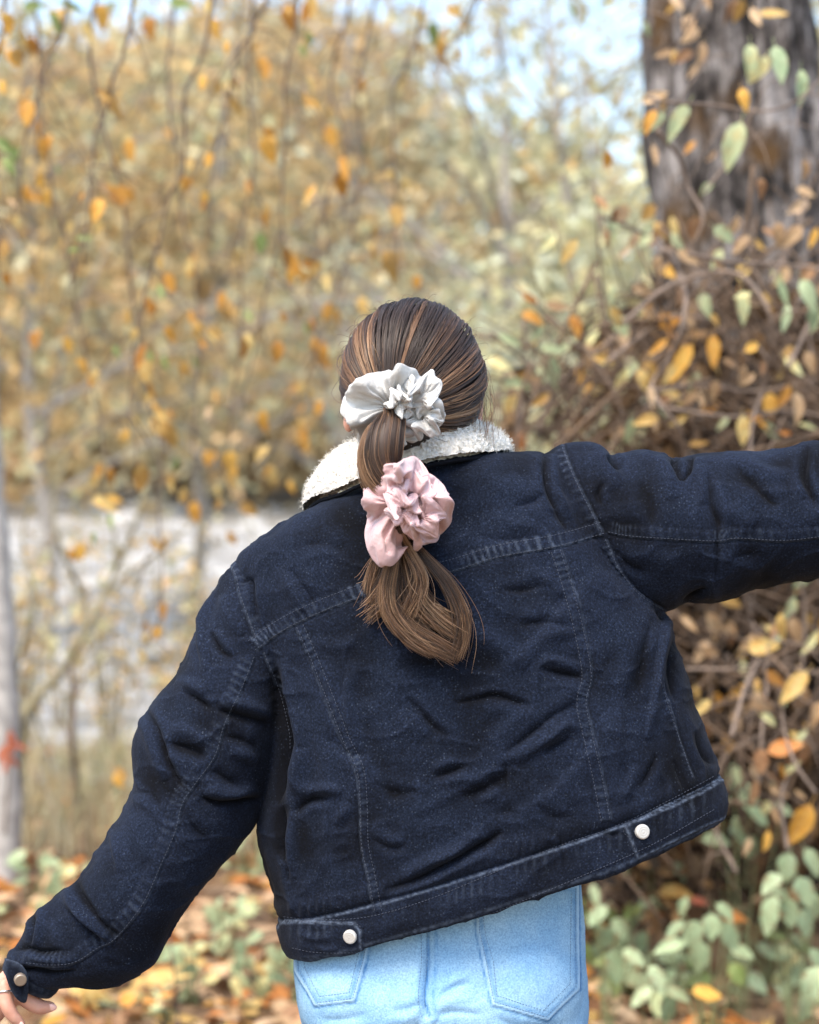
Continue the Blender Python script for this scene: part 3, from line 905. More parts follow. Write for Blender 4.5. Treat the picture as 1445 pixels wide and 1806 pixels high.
shapes.append(loft(inset([
    sec((600, 880), (850, 805), .06, .06, .095), sec((500, 950), (940, 815), .08, .07), sec((450, 1010), (1000, 850), .10, .09),
    sec((480, 1100), (1050, 930), .12, .10), sec((520, 1250), (1080, 1100), .12, .10), sec((560, 1400), (1070, 1290), .12, .10),
    sec((570, 1500), (1060, 1430), .12, .10), sec((555, 1600), (1020, 1540), .115, .105), sec((540, 1700), (1020, 1690), .12, .105),
    sec((550, 1800), (1020, 1795), .12, .10), sec((600, 1850), (960, 1845), .10, .09)], 0.9), n=48, sub=3))
for path, rad in (
    ([pt(480, 1040), pt(400, 1240, .09), pt(350, 1420, .08), pt(200, 1620, .075), pt(62, 1712, .07)], [.055, .046, .040, .034, .026]),
    ([pt(960, 880), pt(1160, 925), pt(1340, 915), pt(1600, 900), pt(1860, 895)], [.055, .046, .040, .033, .026]),
    ([pt(650, 1760), pt(648, 1950), pt(645, 2250), pt(645, 2500), pt(645, 2770)], [.072, .070, .048, .046, .032]),
    ([pt(895, 1760), pt(893, 1950), pt(880, 2250), pt(870, 2500), pt(868, 2770)], [.080, .076, .050, .046, .032]),
):
    shapes += capsule(path, rad, 20)


def hand(W, K, up, side, curl, s=1.0):
    """palm from wrist W to knuckles K; up = back of the hand; side = towards the thumb"""
    W, K = np.array(W), np.array(K)
    ax = (K - W) / np.linalg.norm(K - W)
    up = np.array(up, float); up -= ax * (up @ ax); up /= np.linalg.norm(up)
    sd_ = np.cross(up, ax) * side
    out = []
    mid = (W + K) / 2
    # palm as overlapping rods, wrist to each knuckle
    base = []
    for j, off in enumerate((.030, .010, -.010, -.028)):
        kn = K + sd_ * off * s + ax * (-.004 * abs(j - 1)) * s
        base.append(kn)
        out += capsule([tuple(W + sd_ * off * .5 * s), tuple((W + kn) / 2 + sd_ * off * .2 * s), tuple(kn)], [.015 * s, .0145 * s, .0105 * s], 12, 3)
    lens = (.040, .045, .042, .033)
    for j, kn in enumerate(base):
        d = ax.copy(); p = kn; pts = [kn]
        for q, (kk, cc) in enumerate(zip((1, .62, .5), curl[j])):
            d = d * math.cos(cc) - up * math.sin(cc)
            d /= np.linalg.norm(d)
            u2 = up
            p = p + d * lens[j] * kk * s
            pts.append(p)
        out += capsule([tuple(v) for v in pts], [.0095 * s, .0088 * s, .0078 * s, .0062 * s], 12, 4)
    return out


# left hand: hangs out of the cuff, fingers loosely curled, thumb towards the body
shapes += capsule([pt(62, 1712, .07), pt(30, 1735, .068), pt(2, 1760, .066)], [.024, .023, .020], 16)
shapes += capsule([pt(35, 1725, .066), pt(8, 1752, .060), pt(-14, 1790, .056)], [.021, .020, .014], 16)
LF = {  # fingers as pixel chains with depth
    'index': ([(8, 1738, .040), (10, 1765, .034), (20, 1788, .034), (36, 1806, .038)], [.0100, .0092, .0084, .0066]),
    'middle': ([(-14, 1772, .048), (-22, 1812, .044), (-12, 1838, .046), (4, 1850, .050)], [.0100, .0092, .0084, .0066]),
    'ring': ([(-22, 1770, .066), (-36, 1806, .066), (-28, 1834, .068), (-12, 1846, .070)], [.0098, .0090, .0080, .0064]),
    'little': ([(-26, 1758, .084), (-44, 1786, .088), (-40, 1808, .090), (-28, 1818, .090)], [.0090, .0080, .0072, .0058]),
    'thumb': ([(30, 1742, .060), (48, 1762, .056), (70, 1776, .058), (90, 1776, .062)], [.0135, .0115, .0096, .0068]),
}
for pts, rad in LF.values():
    shapes += capsule([pt(*p) for p in pts], rad, 14, 4)
shapes += capsule([pt(1860, 895), pt(1930, 900), pt(1985, 905)], [.026, .024, .020], 16)
shapes += hand(pt(1880, 895), pt(2000, 905), (0, -1, .3), 1, [(.2, .3, .2)] * 4)
for lx in (645, 868):
    shapes += capsule([pt(lx, 2770), pt(lx, 2838, .12), pt(lx, 2845, .24)], [.034, .036, .022], 14)
BC, BQ = remesh(shapes, 0.0028, 6, 0.5)
BN = normals_of(BC, BQ)
# eye sockets, lids and mouth line
for s in (-1, 1):
    e = HC + np.array([s * .031, .088, -.012])
    BC -= BN * (0.005 * np.exp(-np.sum(((BC - e) / np.array([.016, .02, .009])) ** 2, 1)))[:, None]
    BC += BN * (0.003 * np.exp(-np.sum(((BC - e) / np.array([.008, .02, .006])) ** 2, 1)))[:, None]
mo = HC + np.array([0, .105, -.070])
BC -= BN * (0.003 * np.exp(-np.sum(((BC - mo) / np.array([.020, .02, .0025])) ** 2, 1)))[:, None]

m, nt, b = nodes_of('skin')
tc = N(nt, 'ShaderNodeTexCoord'); nz = N(nt, 'ShaderNodeTexNoise', i_Scale=60.0, i_Detail=4.0)
nt.links.new(tc.outputs['Object'], nz.inputs['Vector'])
r = ramp(nt, [(0.3, (0.50, 0.235, 0.165)), (0.7, (0.62, 0.33, 0.24))])
nt.links.new(nz.outputs['Fac'], r.inputs[0]); nt.links.new(r.outputs[0], b.inputs['Base Color'])
b.inputs['Roughness'].default_value = 0.5
b.inputs['Subsurface Weight'].default_value = 0.15
b.inputs['Subsurface Radius'].default_value = (0.01, 0.004, 0.002)
b.inputs['Subsurface Scale'].default_value = 0.5
M_SKIN = m
person = link('person', fast_mesh('person', BC, BQ), M_SKIN)
tag(person, 'person seen from behind in dark denim jacket and pale jeans, arms spread wide', 'person')
# eyes and nails
M_EYE = plain('eye_white', (0.75, 0.72, 0.70), 0.2)
M_NAIL = plain('nail', (0.72, 0.42, 0.36), 0.25)
for s in (-1, 1):
    co, f = ellipsoid(HC + [s * .031, .0815, -.012], (.011, .009, .007), 16, 10)
    link('eye', new_mesh('eye', co, f), M_EYE, person)
for fn in ('thumb', 'index'):
    pts, rad = LF[fn]
    a, b2 = np.array(pt(*pts[-2])), np.array(pt(*pts[-1]))
    d = (b2 - a) / np.linalg.norm(b2 - a)
    co, f = ellipsoid((0, 0, 0), (.0062, .0022, .0046), 16, 10)
    angx = math.atan2(d[2], d[0])
    co = co @ np.array(Matrix.Rotation(-angx, 3, 'Y')).T + b2 + d * .002 + np.array([0, -.0052, .001])
    link('nail', new_mesh('nail', co, f), M_NAIL, person)
# ring
M_SILVER = plain('silver', (0.75, 0.74, 0.72), 0.22, 1.0)
mb = MB()
a, b2 = np.array(pt(8, 1738, .040)), np.array(pt(10, 1765, .034)); c = a * .55 + b2 * .45; d = (b2 - a) / np.linalg.norm(b2 - a)
u = np.cross(d, [0, 1, 0]); u /= np.linalg.norm(u); v = np.cross(d, u)
mb.tube([c + .0105 * (math.cos(t) * u + math.sin(t) * v) for t in np.linspace(0, 2 * math.pi, 25)], .0011, 8)
mb.build('finger_ring', M_SILVER, person)['label'] = 'thin silver ring on finger'

# ---- jacket pieces
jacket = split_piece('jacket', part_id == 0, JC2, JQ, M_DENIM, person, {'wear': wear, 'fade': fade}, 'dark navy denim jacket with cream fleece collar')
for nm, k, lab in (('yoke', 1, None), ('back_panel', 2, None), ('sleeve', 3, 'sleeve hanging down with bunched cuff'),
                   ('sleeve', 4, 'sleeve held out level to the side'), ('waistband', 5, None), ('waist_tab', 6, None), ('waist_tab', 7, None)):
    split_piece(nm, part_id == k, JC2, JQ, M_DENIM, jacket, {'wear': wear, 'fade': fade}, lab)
JBVH = BVHTree.FromPolygons([tuple(v) for v in JC2], [tuple(f) for f in JQ.tolist()])
CAMV = Vector((0, CAM_Y, CAM_Z))


def hit(bvh, px, py):
    """surface point and normal that lies under a photograph pixel"""
    d = (P(px, py, 0.0) - CAMV).normalized()
    loc, nor, i, dist = bvh.ray_cast(CAMV, d)
    return loc, nor


def stitch_mesh(bvh, lines, step=6.2, dash=3.9, rad=0.00045, lift=0.0004):
    """short thread dashes laid along traced lines on a garment"""
    mb = MB()
    for pts in lines:
        L = np.sum(np.linalg.norm(np.diff(np.array(pts, float), axis=0), axis=1))
        s = catmull(pts, max(8, int(L / 1.0)))
        acc = 0.0; last = 0
        seg = np.concatenate([[0], np.cumsum(np.linalg.norm(np.diff(s, axis=0), axis=1))])
        k = 0.0
        while k + dash < seg[-1]:
            q = []
            for w in (0.0, 0.5, 1.0):
                x = np.interp(k + w * dash, seg, s[:, 0]); y = np.interp(k + w * dash, seg, s[:, 1])
                loc, nor = hit(bvh, x, y)
                if loc is None: break
                if nor.y > 0: nor = -nor
                q.append(np.array(loc + nor * (lift if w == 0.5 else lift - 0.0004)))
            if len(q) == 3 and np.linalg.norm(q[2] - q[0]) < 0.012:
                mb.tube(q, [rad * .7, rad, rad * .7], 4)
            k += step
    return mb


def offset_line(pts, off):
    s = catmull(pts, 40)
    t = np.gradient(s, axis=0); t /= np.linalg.norm(t, axis=1)[:, None]
    return (s + np.stack([-t[:, 1], t[:, 0]], 1) * off).tolist()


M_THREAD = plain('navy_thread', (0.030, 0.038, 0.062), 0.7)
lines = []
for nm, (pts, side, band) in SEAMS.items():
    lines.append(offset_line(pts, side * 4.0))
    if nm.startswith(('yoke', 'back')): lines.append(offset_line(pts, side * (band - 2)))
WBTOP = [(500, 1617), (560, 1622), (650, 1617), (760, 1585), (900, 1527), (1000, 1487), (1080, 1460), (1180, 1412), (1260, 1369)]
WBBOT = [(515, 1672), (560, 1680), (640, 1678), (760, 1652), (900, 1598), (1020, 1548), (1150, 1490), (1265, 1425)]
lines += [WBTOP, WBBOT, [(505, 1624), (560, 1627), (627, 1630), (636, 1645), (637, 1684)], [(1258, 1380), (1180, 1418), (1104, 1460), (1112, 1480), (1124, 1508)]]
stitch_mesh(JBVH, lines).build('stitching', M_THREAD, jacket)['kind'] = 'stuff'

# ---- snap buttons
M_SNAP = plain('nickel', (0.60, 0.59, 0.565), 0.42, 0.4, 300, 0.06)


def snap(px, py, r, tilt=None, mat=M_SNAP, lift=0.0, at=None):
    loc, nor = hit(JBVH, px, py) if at is None else (at, Vector((0, -1, 0)))
    if loc is None: loc, nor = P(px, py, .03), Vector((0, -1, 0))
    if nor.y > 0: nor = -nor
    if tilt is not None: nor = (nor * .4 + Vector(tilt)).normalized()
    prof = [(.001, .0036), (.20, .0036), (.27, .0034), (.33, .0036), (.52, .0036), (.58, .0034), (.64, .0036), (.86, .0035), (.97, .0028), (1.0, .0016), (1.0, -.003)]
    n = 28
    co = []; f = []
    for i, (rr, h) in enumerate(prof):
        for k in range(n):
            a = 2 * math.pi * k / n
            co.append((rr * r * math.cos(a), rr * r * math.sin(a), h))
    f = grid_faces(len(prof), n)
    o = link('snap_button', new_mesh('snap_button', co, f), mat, jacket)
    o.location = loc + nor * lift
    o.rotation_euler = nor.to_track_quat('Z', 'Y').to_euler()
    return o


snap(618, 1652, .0083)
snap(1133, 1467, .0087)
snap(37, 1726, .0074, (0.55, -1, -.2), at=P(36, 1728, .0165), mat=plain('dull_copper', (.34, .27, .21), .4, .6))

# ---- cuff tab with its folded edge
loc = [np.array(P(*p)) for p in ((8, 1690, .03), (36, 1700, .022), (50, 1725, .02), (46, 1768, .026), (26, 1758, .022), (10, 1722, .022))]
mb = MB()
front = catmull(loc + [loc[0]], 25)[:-1]
c = front.mean(0)
rings = []
for k, (sc_, dy) in enumerate([(0.0, -.003), (.6, -.003), (.9, -.0025), (1.0, .0), (.92, .003), (.0, .003)]):
    rings.append(c + (front - c) * max(sc_, 1e-3) + np.array([0, dy, 0]))
mb.add(np.vstack(rings), grid_faces(6, 24))
me = mb.mesh('cuff_tab'); set_attr(me, 'wear', np.concatenate([np.full(24, w) for w in (0, 0, .15, .35, .2, 0)])); set_attr(me, 'fade', np.full(144, .45))
link('cuff_tab', me, M_DENIM, jacket)
# cuff band closing the end of the sleeve
mb = MB()
th = np.linspace(0, 2 * math.pi, 40, endpoint=False)
A, B = np.array(P(14, 1690, .07)), np.array(P(100, 1746, .07))
mid, hv = (A + B) / 2, (B - A) / 2
dirv = np.array(P(30, 1760, .07)) - np.array(P(62, 1712, .07)); dirv /= np.linalg.norm(dirv)
rings = []
for k, (kk, s_) in enumerate([(-.012, .98), (-.010, 1.06), (.004, 1.05), (.010, 1.0), (.011, .94), (.008, .90), (-.010, .86)]):
    rings.append(mid + dirv * kk + s_ * (np.cos(th)[:, None] * hv + np.sin(th)[:, None] * np.array([0, .037, 0])))
mb.add(np.vstack(rings), grid_faces(7, 40))
me = mb.mesh('cuff'); set_attr(me, 'wear', np.concatenate([np.full(40, w) for w in (0, .1, .1, .3, .3, 0, 0)])); set_attr(me, 'fade', np.full(280, .4))
link('cuff', me, M_DENIM, jacket)

# ---- fleece collar
def fleece():
    m, nt, b = nodes_of('cream_fleece')
    L = nt.links.new
    tc = N(nt, 'ShaderNodeTexCoord')
    n1 = N(nt, 'ShaderNodeTexVoronoi', i_Scale=260.0); n1.feature = 'SMOOTH_F1'
    L(tc.outputs['Object'], n1.inputs['Vector'])
    n2 = N(nt, 'ShaderNodeTexNoise', i_Scale=900.0, i_Detail=3.0); L(tc.outputs['Object'], n2.inputs['Vector'])
    r = ramp(nt, [(0.0, (0.78, 0.75, 0.70)), (0.8, (0.64, 0.605, 0.55))])
    L(n1.outputs['Distance'], r.inputs[0]); L(r.outputs[0], b.inputs['Base Color'])
    ad = N(nt, 'ShaderNodeMath', operation='SUBTRACT'); L(n2.outputs['Fac'], ad.inputs[0]); L(n1.outputs['Distance'], ad.inputs[1])
    bp = N(nt, 'ShaderNodeBump', i_Strength=0.6, i_Distance=0.003); L(ad.outputs[0], bp.inputs['Height']); L(bp.outputs[0], b.inputs['Normal'])
    b.inputs['Roughness'].default_value = 0.95
    b.inputs['Sheen Weight'].default_value = 0.3
    b.inputs['Subsurface Weight'].default_value = 0.1
    b.inputs['Subsurface Radius'].default_value = (.004, .004, .004)
    return m


M_FLEECE = fleece()
# stations round the neck: lower edge (on the jacket), upper edge (fold at the neck): px, py, depth
low = [(690, 1010, .215), (600, 985, .195), (548, 912, .150), (556, 884, .092), (600, 868, .038), (650, 846, .008), (705, 829, -.006), (760, 816, -.002), (815, 806, .016), (862, 803, .050), (892, 804, .100), (880, 850, .160), (830, 960, .205), (740, 1010, .215)]
upp = [(690, 960, .200), (620, 905, .180), (578, 850, .140), (590, 806, .105), (622, 784, .072), (662, 768, .050), (708, 752, .042), (752, 738, .046), (796, 730, .062), (834, 742, .080), (866, 768, .112), (850, 810, .160), (810, 900, .195), (740, 960, .200)]
nst = 220
lo = catmull([pt(*p) for p in low], nst); up = catmull([pt(*p) for p in upp], nst)
cc = (lo.mean(0) + up.mean(0)) / 2
rows = []
prof = []
for k in np.linspace(0, 1, 34):          # outer face up to the fold, over it, then down inside
    prof.append(k)
out = []
for i in range(nst):
    a, b_ = lo[i], up[i]
    ax = b_ - a
    tg = (lo[min(i + 1, nst - 1)] - lo[max(i - 1, 0)]); tg /= np.linalg.norm(tg)
    nrm = np.cross(tg, ax); nrm /= np.linalg.norm(nrm)
    if nrm @ (a - np.array([cc[0], cc[1], a[2]])) < 0: nrm = -nrm
    ring = []
    for k in prof:
        if k < .62:
            s = k / .62
            q = a + ax * s + nrm * (.010 * math.sin(math.pi * min(1, s * .9 + .1)) ** .7 + .003)
        elif k < .76:
            s = (k - .62) / .14
            q = b_ + nrm * (.0045 * math.cos(math.pi * s)) + ax / np.linalg.norm(ax) * .006 * math.sin(math.pi * s)
        else:
            s = (k - .76) / .24
            q = b_ - nrm * .0055 - ax * s * .9
        ring.append(q)
    out.append(ring)
co = np.array(out).reshape(-1, 3)
fs = grid_faces(nst, len(prof), close_u=False)
# refine and tuft
tmp = link('tmp', fast_mesh('tmp', co, fs), None)
md = tmp.modifiers.new('s', 'SUBSURF'); md.levels = 2; md.render_levels = 2
ev = tmp.evaluated_get(bpy.context.evaluated_depsgraph_get()); me2 = ev.to_mesh()
cc2 = np.empty(len(me2.vertices) * 3, np.float32); me2.vertices.foreach_get('co', cc2); cc2 = cc2.reshape(-1, 3).astype(float)
qq = np.empty(len(me2.loops), np.int32); me2.loops.foreach_get('vertex_index', qq); qq = qq.reshape(-1, 4).copy()
ev.to_mesh_clear(); bpy.data.objects.remove(tmp)
nn = normals_of(cc2, qq)
mid3 = cc
if (nn[:, 1] < 0)[cc2[:, 1] < .03].mean() < .5: nn = -nn
tuft = np.zeros(len(cc2))
for s_, a_, sd_ in ((150, 1.0, 1), (290, .7, 2), (560, .35, 3)):
    tuft += a_ * (1 - 2 * np.abs(vnoise(cc2, s_, sd_, 1)))
cc2 += nn * (0.0011 * tuft)[:, None] + 0.0013 * np.stack([vnoise(cc2, 240, 20 + k, 1) for k in range(3)], 1)
collar = link('collar', fast_mesh('collar', cc2, qq), M_FLEECE, jacket)
collar['label'] = 'cream curly fleece collar turned down'
# curly pile standing off the fleece
rf = np.random.default_rng(64)
face_out = np.nonzero((cc2[:, 1] < .14))[0]
ix = face_out[rf.integers(0, len(face_out), 4000)]
p0, nv3 = cc2[ix], nn[ix]
tw = rf.normal(0, 1, (len(ix), 3)); tw /= np.linalg.norm(tw, axis=1)[:, None]
tv = rf.normal(0, 1, (len(ix), 3)); tv /= np.linalg.norm(tv, axis=1)[:, None]
PILE = np.stack([p0 - nv3 * .0005, p0 + nv3 * .0016 + tw * .0010, p0 + nv3 * .0026 + tw * .0024 + tv * .0006, p0 + nv3 * .0018 + tw * .0030 + tv * .0022], 1)
# denim underside of the collar, a dark edge below the fleece
mb = MB()
lo3 = np.array([v + np.array([0, -.002, -.003]) for v in lo])
mb.tube(lo3[16:-16], .0026, 8)
me = mb.mesh('collar_edge'); set_attr(me, 'wear', np.zeros(len(me.vertices))); set_attr(me, 'fade', np.full(len(me.vertices), .2))
link('collar_edge', me, M_DENIM, jacket)

# ================================================================== JEANS
hips = loft([
    sec((560, 1520), (1018, 1490), .110, .105), sec((536, 1600), (1026, 1570), .096, .11), sec((519, 1680), (1032, 1660), .108, .112),
    sec((522, 1740), (1036, 1735), .124, .112), sec((534, 1806), (1036, 1806), .118, .11), sec((560, 1850), (1010, 1850), .10, .095)], n=72, sub=5, expo=.92)
leg_l = loft([sec((535, 1700), (740, 1700), .10, .10), sec((534, 1806), (752, 1806), .105, .105), sec((545, 1950), (744, 1950), .095, .095), sec((562, 2150), (730, 2150), .08, .08),
              sec((575, 2300), (715, 2300), .066, .068), sec((578, 2500), (712, 2500), .064, .062), sec((590, 2780), (700, 2780), .05, .05)], n=48, sub=5)
leg_r = loft([sec((770, 1700), (1025, 1700), .10, .10), sec((764, 1806), (1036, 1806), .11, .11), sec((772, 1950), (1016, 1950), .10, .10), sec((785, 2150), (985, 2150), .085, .085),
              sec((800, 2300), (955, 2300), .07, .07), sec((802, 2500), (940, 2500), .066, .064), sec((812, 2780), (924, 2780), .05, .05)], n=48, sub=5)
ck1 = ellipsoid(pt(645, 1760, .070), (.082, .078, .085)); ck2 = ellipsoid(pt(898, 1745, .068), (.090, .080, .095))
TC, TQ = remesh([hips, leg_l, leg_r, ck1, ck2], 0.0024, 22, 0.5)
TN = normals_of(TC, TQ)
if (TN[:, 1] * (TC[:, 1] - YC)).sum() < 0:
    TQ = TQ[:, ::-1].copy(); TN = -TN
TPX = to_px(TC)
JEAN_STROKES = [
    ([(757, 1650), (755, 1720), (751, 1778), (757, 1800)], -9, 13, 'v'),
    ([(775, 1760), (800, 1742), (830, 1735)], -3.0, 8, 'v'), ([(772, 1776), (800, 1764), (836, 1762)], 3, 8, 'r'),
    ([(770, 1792), (800, 1786), (850, 1790)], -3, 8, 'v'), ([(780, 1745), (805, 1728), (828, 1722)], 2.5, 7, 'r'),
    ([(745, 1770), (720, 1780), (690, 1785)], -3, 9, 'v'), ([(742, 1785), (715, 1797), (680, 1800)], 2.5, 9, 'r'),
    ([(650, 1790), (600, 1800), (560, 1796)], -2.5, 10, 'v'), ([(870, 1796), (930, 1815), (1000, 1806)], -2.5, 10, 'v'),
]
TH = displace_cloth(TC, TN, TPX, JEAN_STROKES, 1.0)
tvis = smoothstep(0, .25, -TN[:, 1])
twear = np.zeros(len(TC)); tblue = np.zeros(len(TC))
POCK_R = [(838, 1560), (840, 1640), (852, 1700), (868, 1773), (966, 1800), (1022, 1745), (1020, 1560)]
POCK_L = [(515, 1640), (520, 1712), (556, 1775), (626, 1767), (648, 1690), (655, 1640)]
pmask = []
for pk in (POCK_L, POCK_R):
    e = edge_dist(TPX, pk); e[TC[:, 1] > YC] = -99
    TH += 0.0019 * smoothstep(-1.5, 2.5, e) * tvis
    tblue = np.maximum(tblue, tvis * (np.exp(-((e + 1.5) / 2.2) ** 2) * .9 + .55 * np.exp(-((e - 9) / 3.5) ** 2)))
    twear = np.maximum(twear, tvis * .5 * np.exp(-((e - 3.0) / 2.0) ** 2))
    pmask.append(e > 0)
CSEAM = [(757, 1640), (757, 1700), (752, 1760), (758, 1792)]
idx, d, t, L = stroke_field(TPX, CSEAM, 30)
TH[idx] += tvis[idx] * (0.0013 * smoothstep(-17, -14, d) * smoothstep(3, 0, d) - .0012 * np.exp(-((d - 3) / 2.5) ** 2))
tblue[idx] = np.maximum(tblue[idx], tvis[idx] * (np.exp(-((d - 2) / 2.5) ** 2) + .6 * np.exp(-((d + 12) / 3) ** 2)))
TH += .0012 * vnoise(TC, 26, 31, 2) + .0005 * vnoise(TC, 110, 33, 2)
TC2 = TC + TN * TH[:, None]
TBVH = BVHTree.FromPolygons([tuple(v) for v in TC2], [tuple(f) for f in TQ.tolist()])


def light_denim():
    m, nt, b = nodes_of('pale_blue_denim')
    L = nt.links.new
    tc = N(nt, 'ShaderNodeTexCoord')
    n1 = N(nt, 'ShaderNodeTexNoise', i_Scale=16.0, i_Detail=5.0, i_Roughness=.6); L(tc.outputs['Object'], n1.inputs['Vector'])
    r1 = ramp(nt, [(.34, (0.19, 0.36, 0.565)), (.66, (0.27, 0.44, 0.615))]); L(n1.outputs['Fac'], r1.inputs[0])
    n2 = N(nt, 'ShaderNodeTexNoise', i_Scale=500.0, i_Detail=3.0); L(tc.outputs['Object'], n2.inputs['Vector'])
    r2 = ramp(nt, [(.32, (.72, .76, .82)), (.68, (1.22, 1.18, 1.12))]); L(n2.outputs['Fac'], r2.inputs[0])
    mu = N(nt, 'ShaderNodeMixRGB', blend_type='MULTIPLY'); mu.inputs[0].default_value = 1; L(r1.outputs[0], mu.inputs[1]); L(r2.outputs[0], mu.inputs[2])
    a1 = N(nt, 'ShaderNodeAttribute', attribute_name='blue'); a2 = N(nt, 'ShaderNodeAttribute', attribute_name='wear')
    n3 = N(nt, 'ShaderNodeTexNoise', i_Scale=130.0, i_Detail=3.0); L(tc.outputs['Object'], n3.inputs['Vector'])
    r3 = ramp(nt, [(.3, (.3, .3, .3)), (.65, (1, 1, 1))]); L(n3.outputs['Fac'], r3.inputs[0])
    k1 = N(nt, 'ShaderNodeMath', operation='MULTIPLY'); L(a1.outputs['Fac'], k1.inputs[0]); L(r3.outputs[0], k1.inputs[1])
    mx = N(nt, 'ShaderNodeMixRGB'); L(k1.outputs[0], mx.inputs[0]); L(mu.outputs[0], mx.inputs[1]); mx.inputs[2].default_value = (.014, .12, .33, 1)
    m2 = N(nt, 'ShaderNodeMixRGB'); L(a2.outputs['Fac'], m2.inputs[0]); L(mx.outputs[0], m2.inputs[1]); m2.inputs[2].default_value = (.40, .56, .72, 1)
    L(m2.outputs[0], b.inputs['Base Color'])
    b.inputs['Roughness'].default_value = .85; b.inputs['Specular IOR Level'].default_value = .2
    bp = N(nt, 'ShaderNodeBump', i_Strength=.45, i_Distance=.0012); L(n2.outputs['Fac'], bp.inputs['Height']); L(bp.outputs[0], b.inputs['Normal'])
    return m


M_JEAN = light_denim()
fp = [pm[TQ].all(1) for pm in pmask]
at = {'blue': tblue, 'wear': twear}
jeans = split_piece('jeans', ~fp[0] & ~fp[1], TC2, TQ, M_JEAN, person, at, 'pale sky blue jeans with back pockets')
split_piece('back_pocket', fp[0], TC2, TQ, M_JEAN, jeans, at)
split_piece('back_pocket', fp[1], TC2, TQ, M_JEAN, jeans, at)
M_JTH = plain('blue_grey_thread', (.10, .17, .27), .7)
def inner(poly, k):
    c = np.mean(poly, 0); return [tuple(np.array(p) + (c - np.array(p)) / np.linalg.norm(c - np.array(p)) * k) for p in poly]
pr, pl = inner(POCK_R, 7), inner(POCK_L, 7)
pr2, pl2 = inner(POCK_R, 19), inner(POCK_L, 19)
def poly_lines(p): return [[p[i], p[i + 1]] for i in range(len(p) - 1)]
jl = poly_lines(pr) + poly_lines(pl) + poly_lines(pr2) + poly_lines(pl2) + [offset_line(CSEAM, 4), offset_line(CSEAM, 14)]
stitch_mesh(TBVH, jl, 5.2, 3.4, .0004).build('stitching', M_JTH, jeans)['kind'] = 'stuff'
# shoes, out of frame below
M_SHOE = plain('white_shoe', (.6, .58, .55), .6)
for lx in (645, 868):
    s1 = capsule([pt(lx, 2820, .07), pt(lx, 2836, .14), pt(lx, 2842, .28)], [.045, .044, .034], 20)
    co, q = remesh(s1, .006, 4)
    co[:, 2] = np.maximum(co[:, 2], .004)
    link('shoe', fast_mesh('shoe', co, q), M_SHOE, person)
# ================================================================== HAIR
HR = np.array([.0875, .104, .098])          # hair surface radii round the head
HCC = np.array(P(729, 672, 0.080))
tie_px = (692, 726)


def on_head(d, lift=0.0):
    d = d / np.linalg.norm(d, axis=-1, keepdims=True)
    return HCC + d * (HR + lift if np.isscalar(lift) else HR + lift[..., None])


# direction of the tie, from the head's middle
tx = np.array(P(*tie_px, -.012)) - HCC
KD = tx / HR; KD /= np.linalg.norm(KD)
A1 = np.cross(KD, [0, 0, 1.0]); A1 /= np.linalg.norm(A1)     # in the plane round the tie
A2 = np.cross(A1, KD)                                        # points up over the head
if A2[2] < 0: A2 = -A2
if A1[0] < 0: A1 = -A1


def noise1(x, y, seed):
    return vnoise(np.stack([x, y, np.full_like(x, seed * 3.7)], 1), 1.0, seed, 2)


def strand_mesh(paths, rad, col, n=3):
    """paths (S,K,3); rad (S,K); col (S,3) -> thin hair tubes as one mesh"""
    S, K, _ = paths.shape
    t = np.gradient(paths, axis=1); t /= np.linalg.norm(t, axis=2, keepdims=True) + 1e-12
    ref = np.zeros_like(t); ref[..., 1] = -1
    u = np.cross(t, ref); u /= np.linalg.norm(u, axis=2, keepdims=True) + 1e-9
    v = np.cross(t, u)
    th = np.arange(n) * 2 * math.pi / n + .5
    co = paths[:, :, None, :] + rad[:, :, None, None] * (np.cos(th)[None, None, :, None] * u[:, :, None, :] + np.sin(th)[None, None, :, None] * v[:, :, None, :])
    co = co.reshape(-1, 3)
    base = grid_faces(K, n)
    q = (base[None] + (np.arange(S) * K * n)[:, None, None]).reshape(-1, 4)
    me = fast_mesh('hair', co, q)
    c = np.repeat(np.concatenate([col, np.ones((S, 1))], 1), K * n, axis=0) if col.ndim == 2 else \
        np.repeat(np.concatenate([col, np.ones((S, K, 1))], 2).reshape(-1, 4), n, axis=0)
    set_attr(me, 'col', c, 'FLOAT_COLOR')
    return me


def hair_mat():
    m, nt, b = nodes_of('hair_strands')
    at = N(nt, 'ShaderNodeAttribute', attribute_name='col')
    nt.links.new(at.outputs['Color'], b.inputs['Base Color'])
    b.inputs['Roughness'].default_value = .42
    b.inputs['Specular IOR Level'].default_value = .42
    b.inputs['Sheen Weight'].default_value = .05
    return m


M_HAIR = hair_mat()
M_CAP = plain('hair_base', (.018, .011, .008), .7)
DARK = np.array([.016, .0105, .009]); MID = np.array([.052, .028, .018]); CARA = np.array([.21, .105, .05]); BLOND = np.array([.36, .22, .125])


def mixc(f):
    """0 dark .. 1 blond"""
    xs = [0, .4, .75, 1.0]; cs = np.stack([DARK, MID, CARA, BLOND])
    return np.stack([np.interp(f, xs, cs[:, k]) for k in range(3)], -1)


# base cap
cap = [ellipsoid(HCC, HR - .0045, 48, 32)]
cap.append(ellipsoid(np.array(P(700, 745, .03)), (.052, .05, .05)))
cap.append(ellipsoid(np.array(P(726, 750, .07)), (.066, .07, .055)))
cco, cq = remesh(cap, .003, 10)
keep = cco[:, 1] < HCC[1] + .045 + .55 * (cco[:, 2] - HCC[2])
fk = keep[cq].all(1)
used, inv = np.unique(cq[fk].ravel(), return_inverse=True)
hair = link('hair', fast_mesh('hair', cco[used], inv.reshape(-1, 4)), M_CAP, person)
hair['label'] = 'brown hair with caramel streaks in a low ponytail'

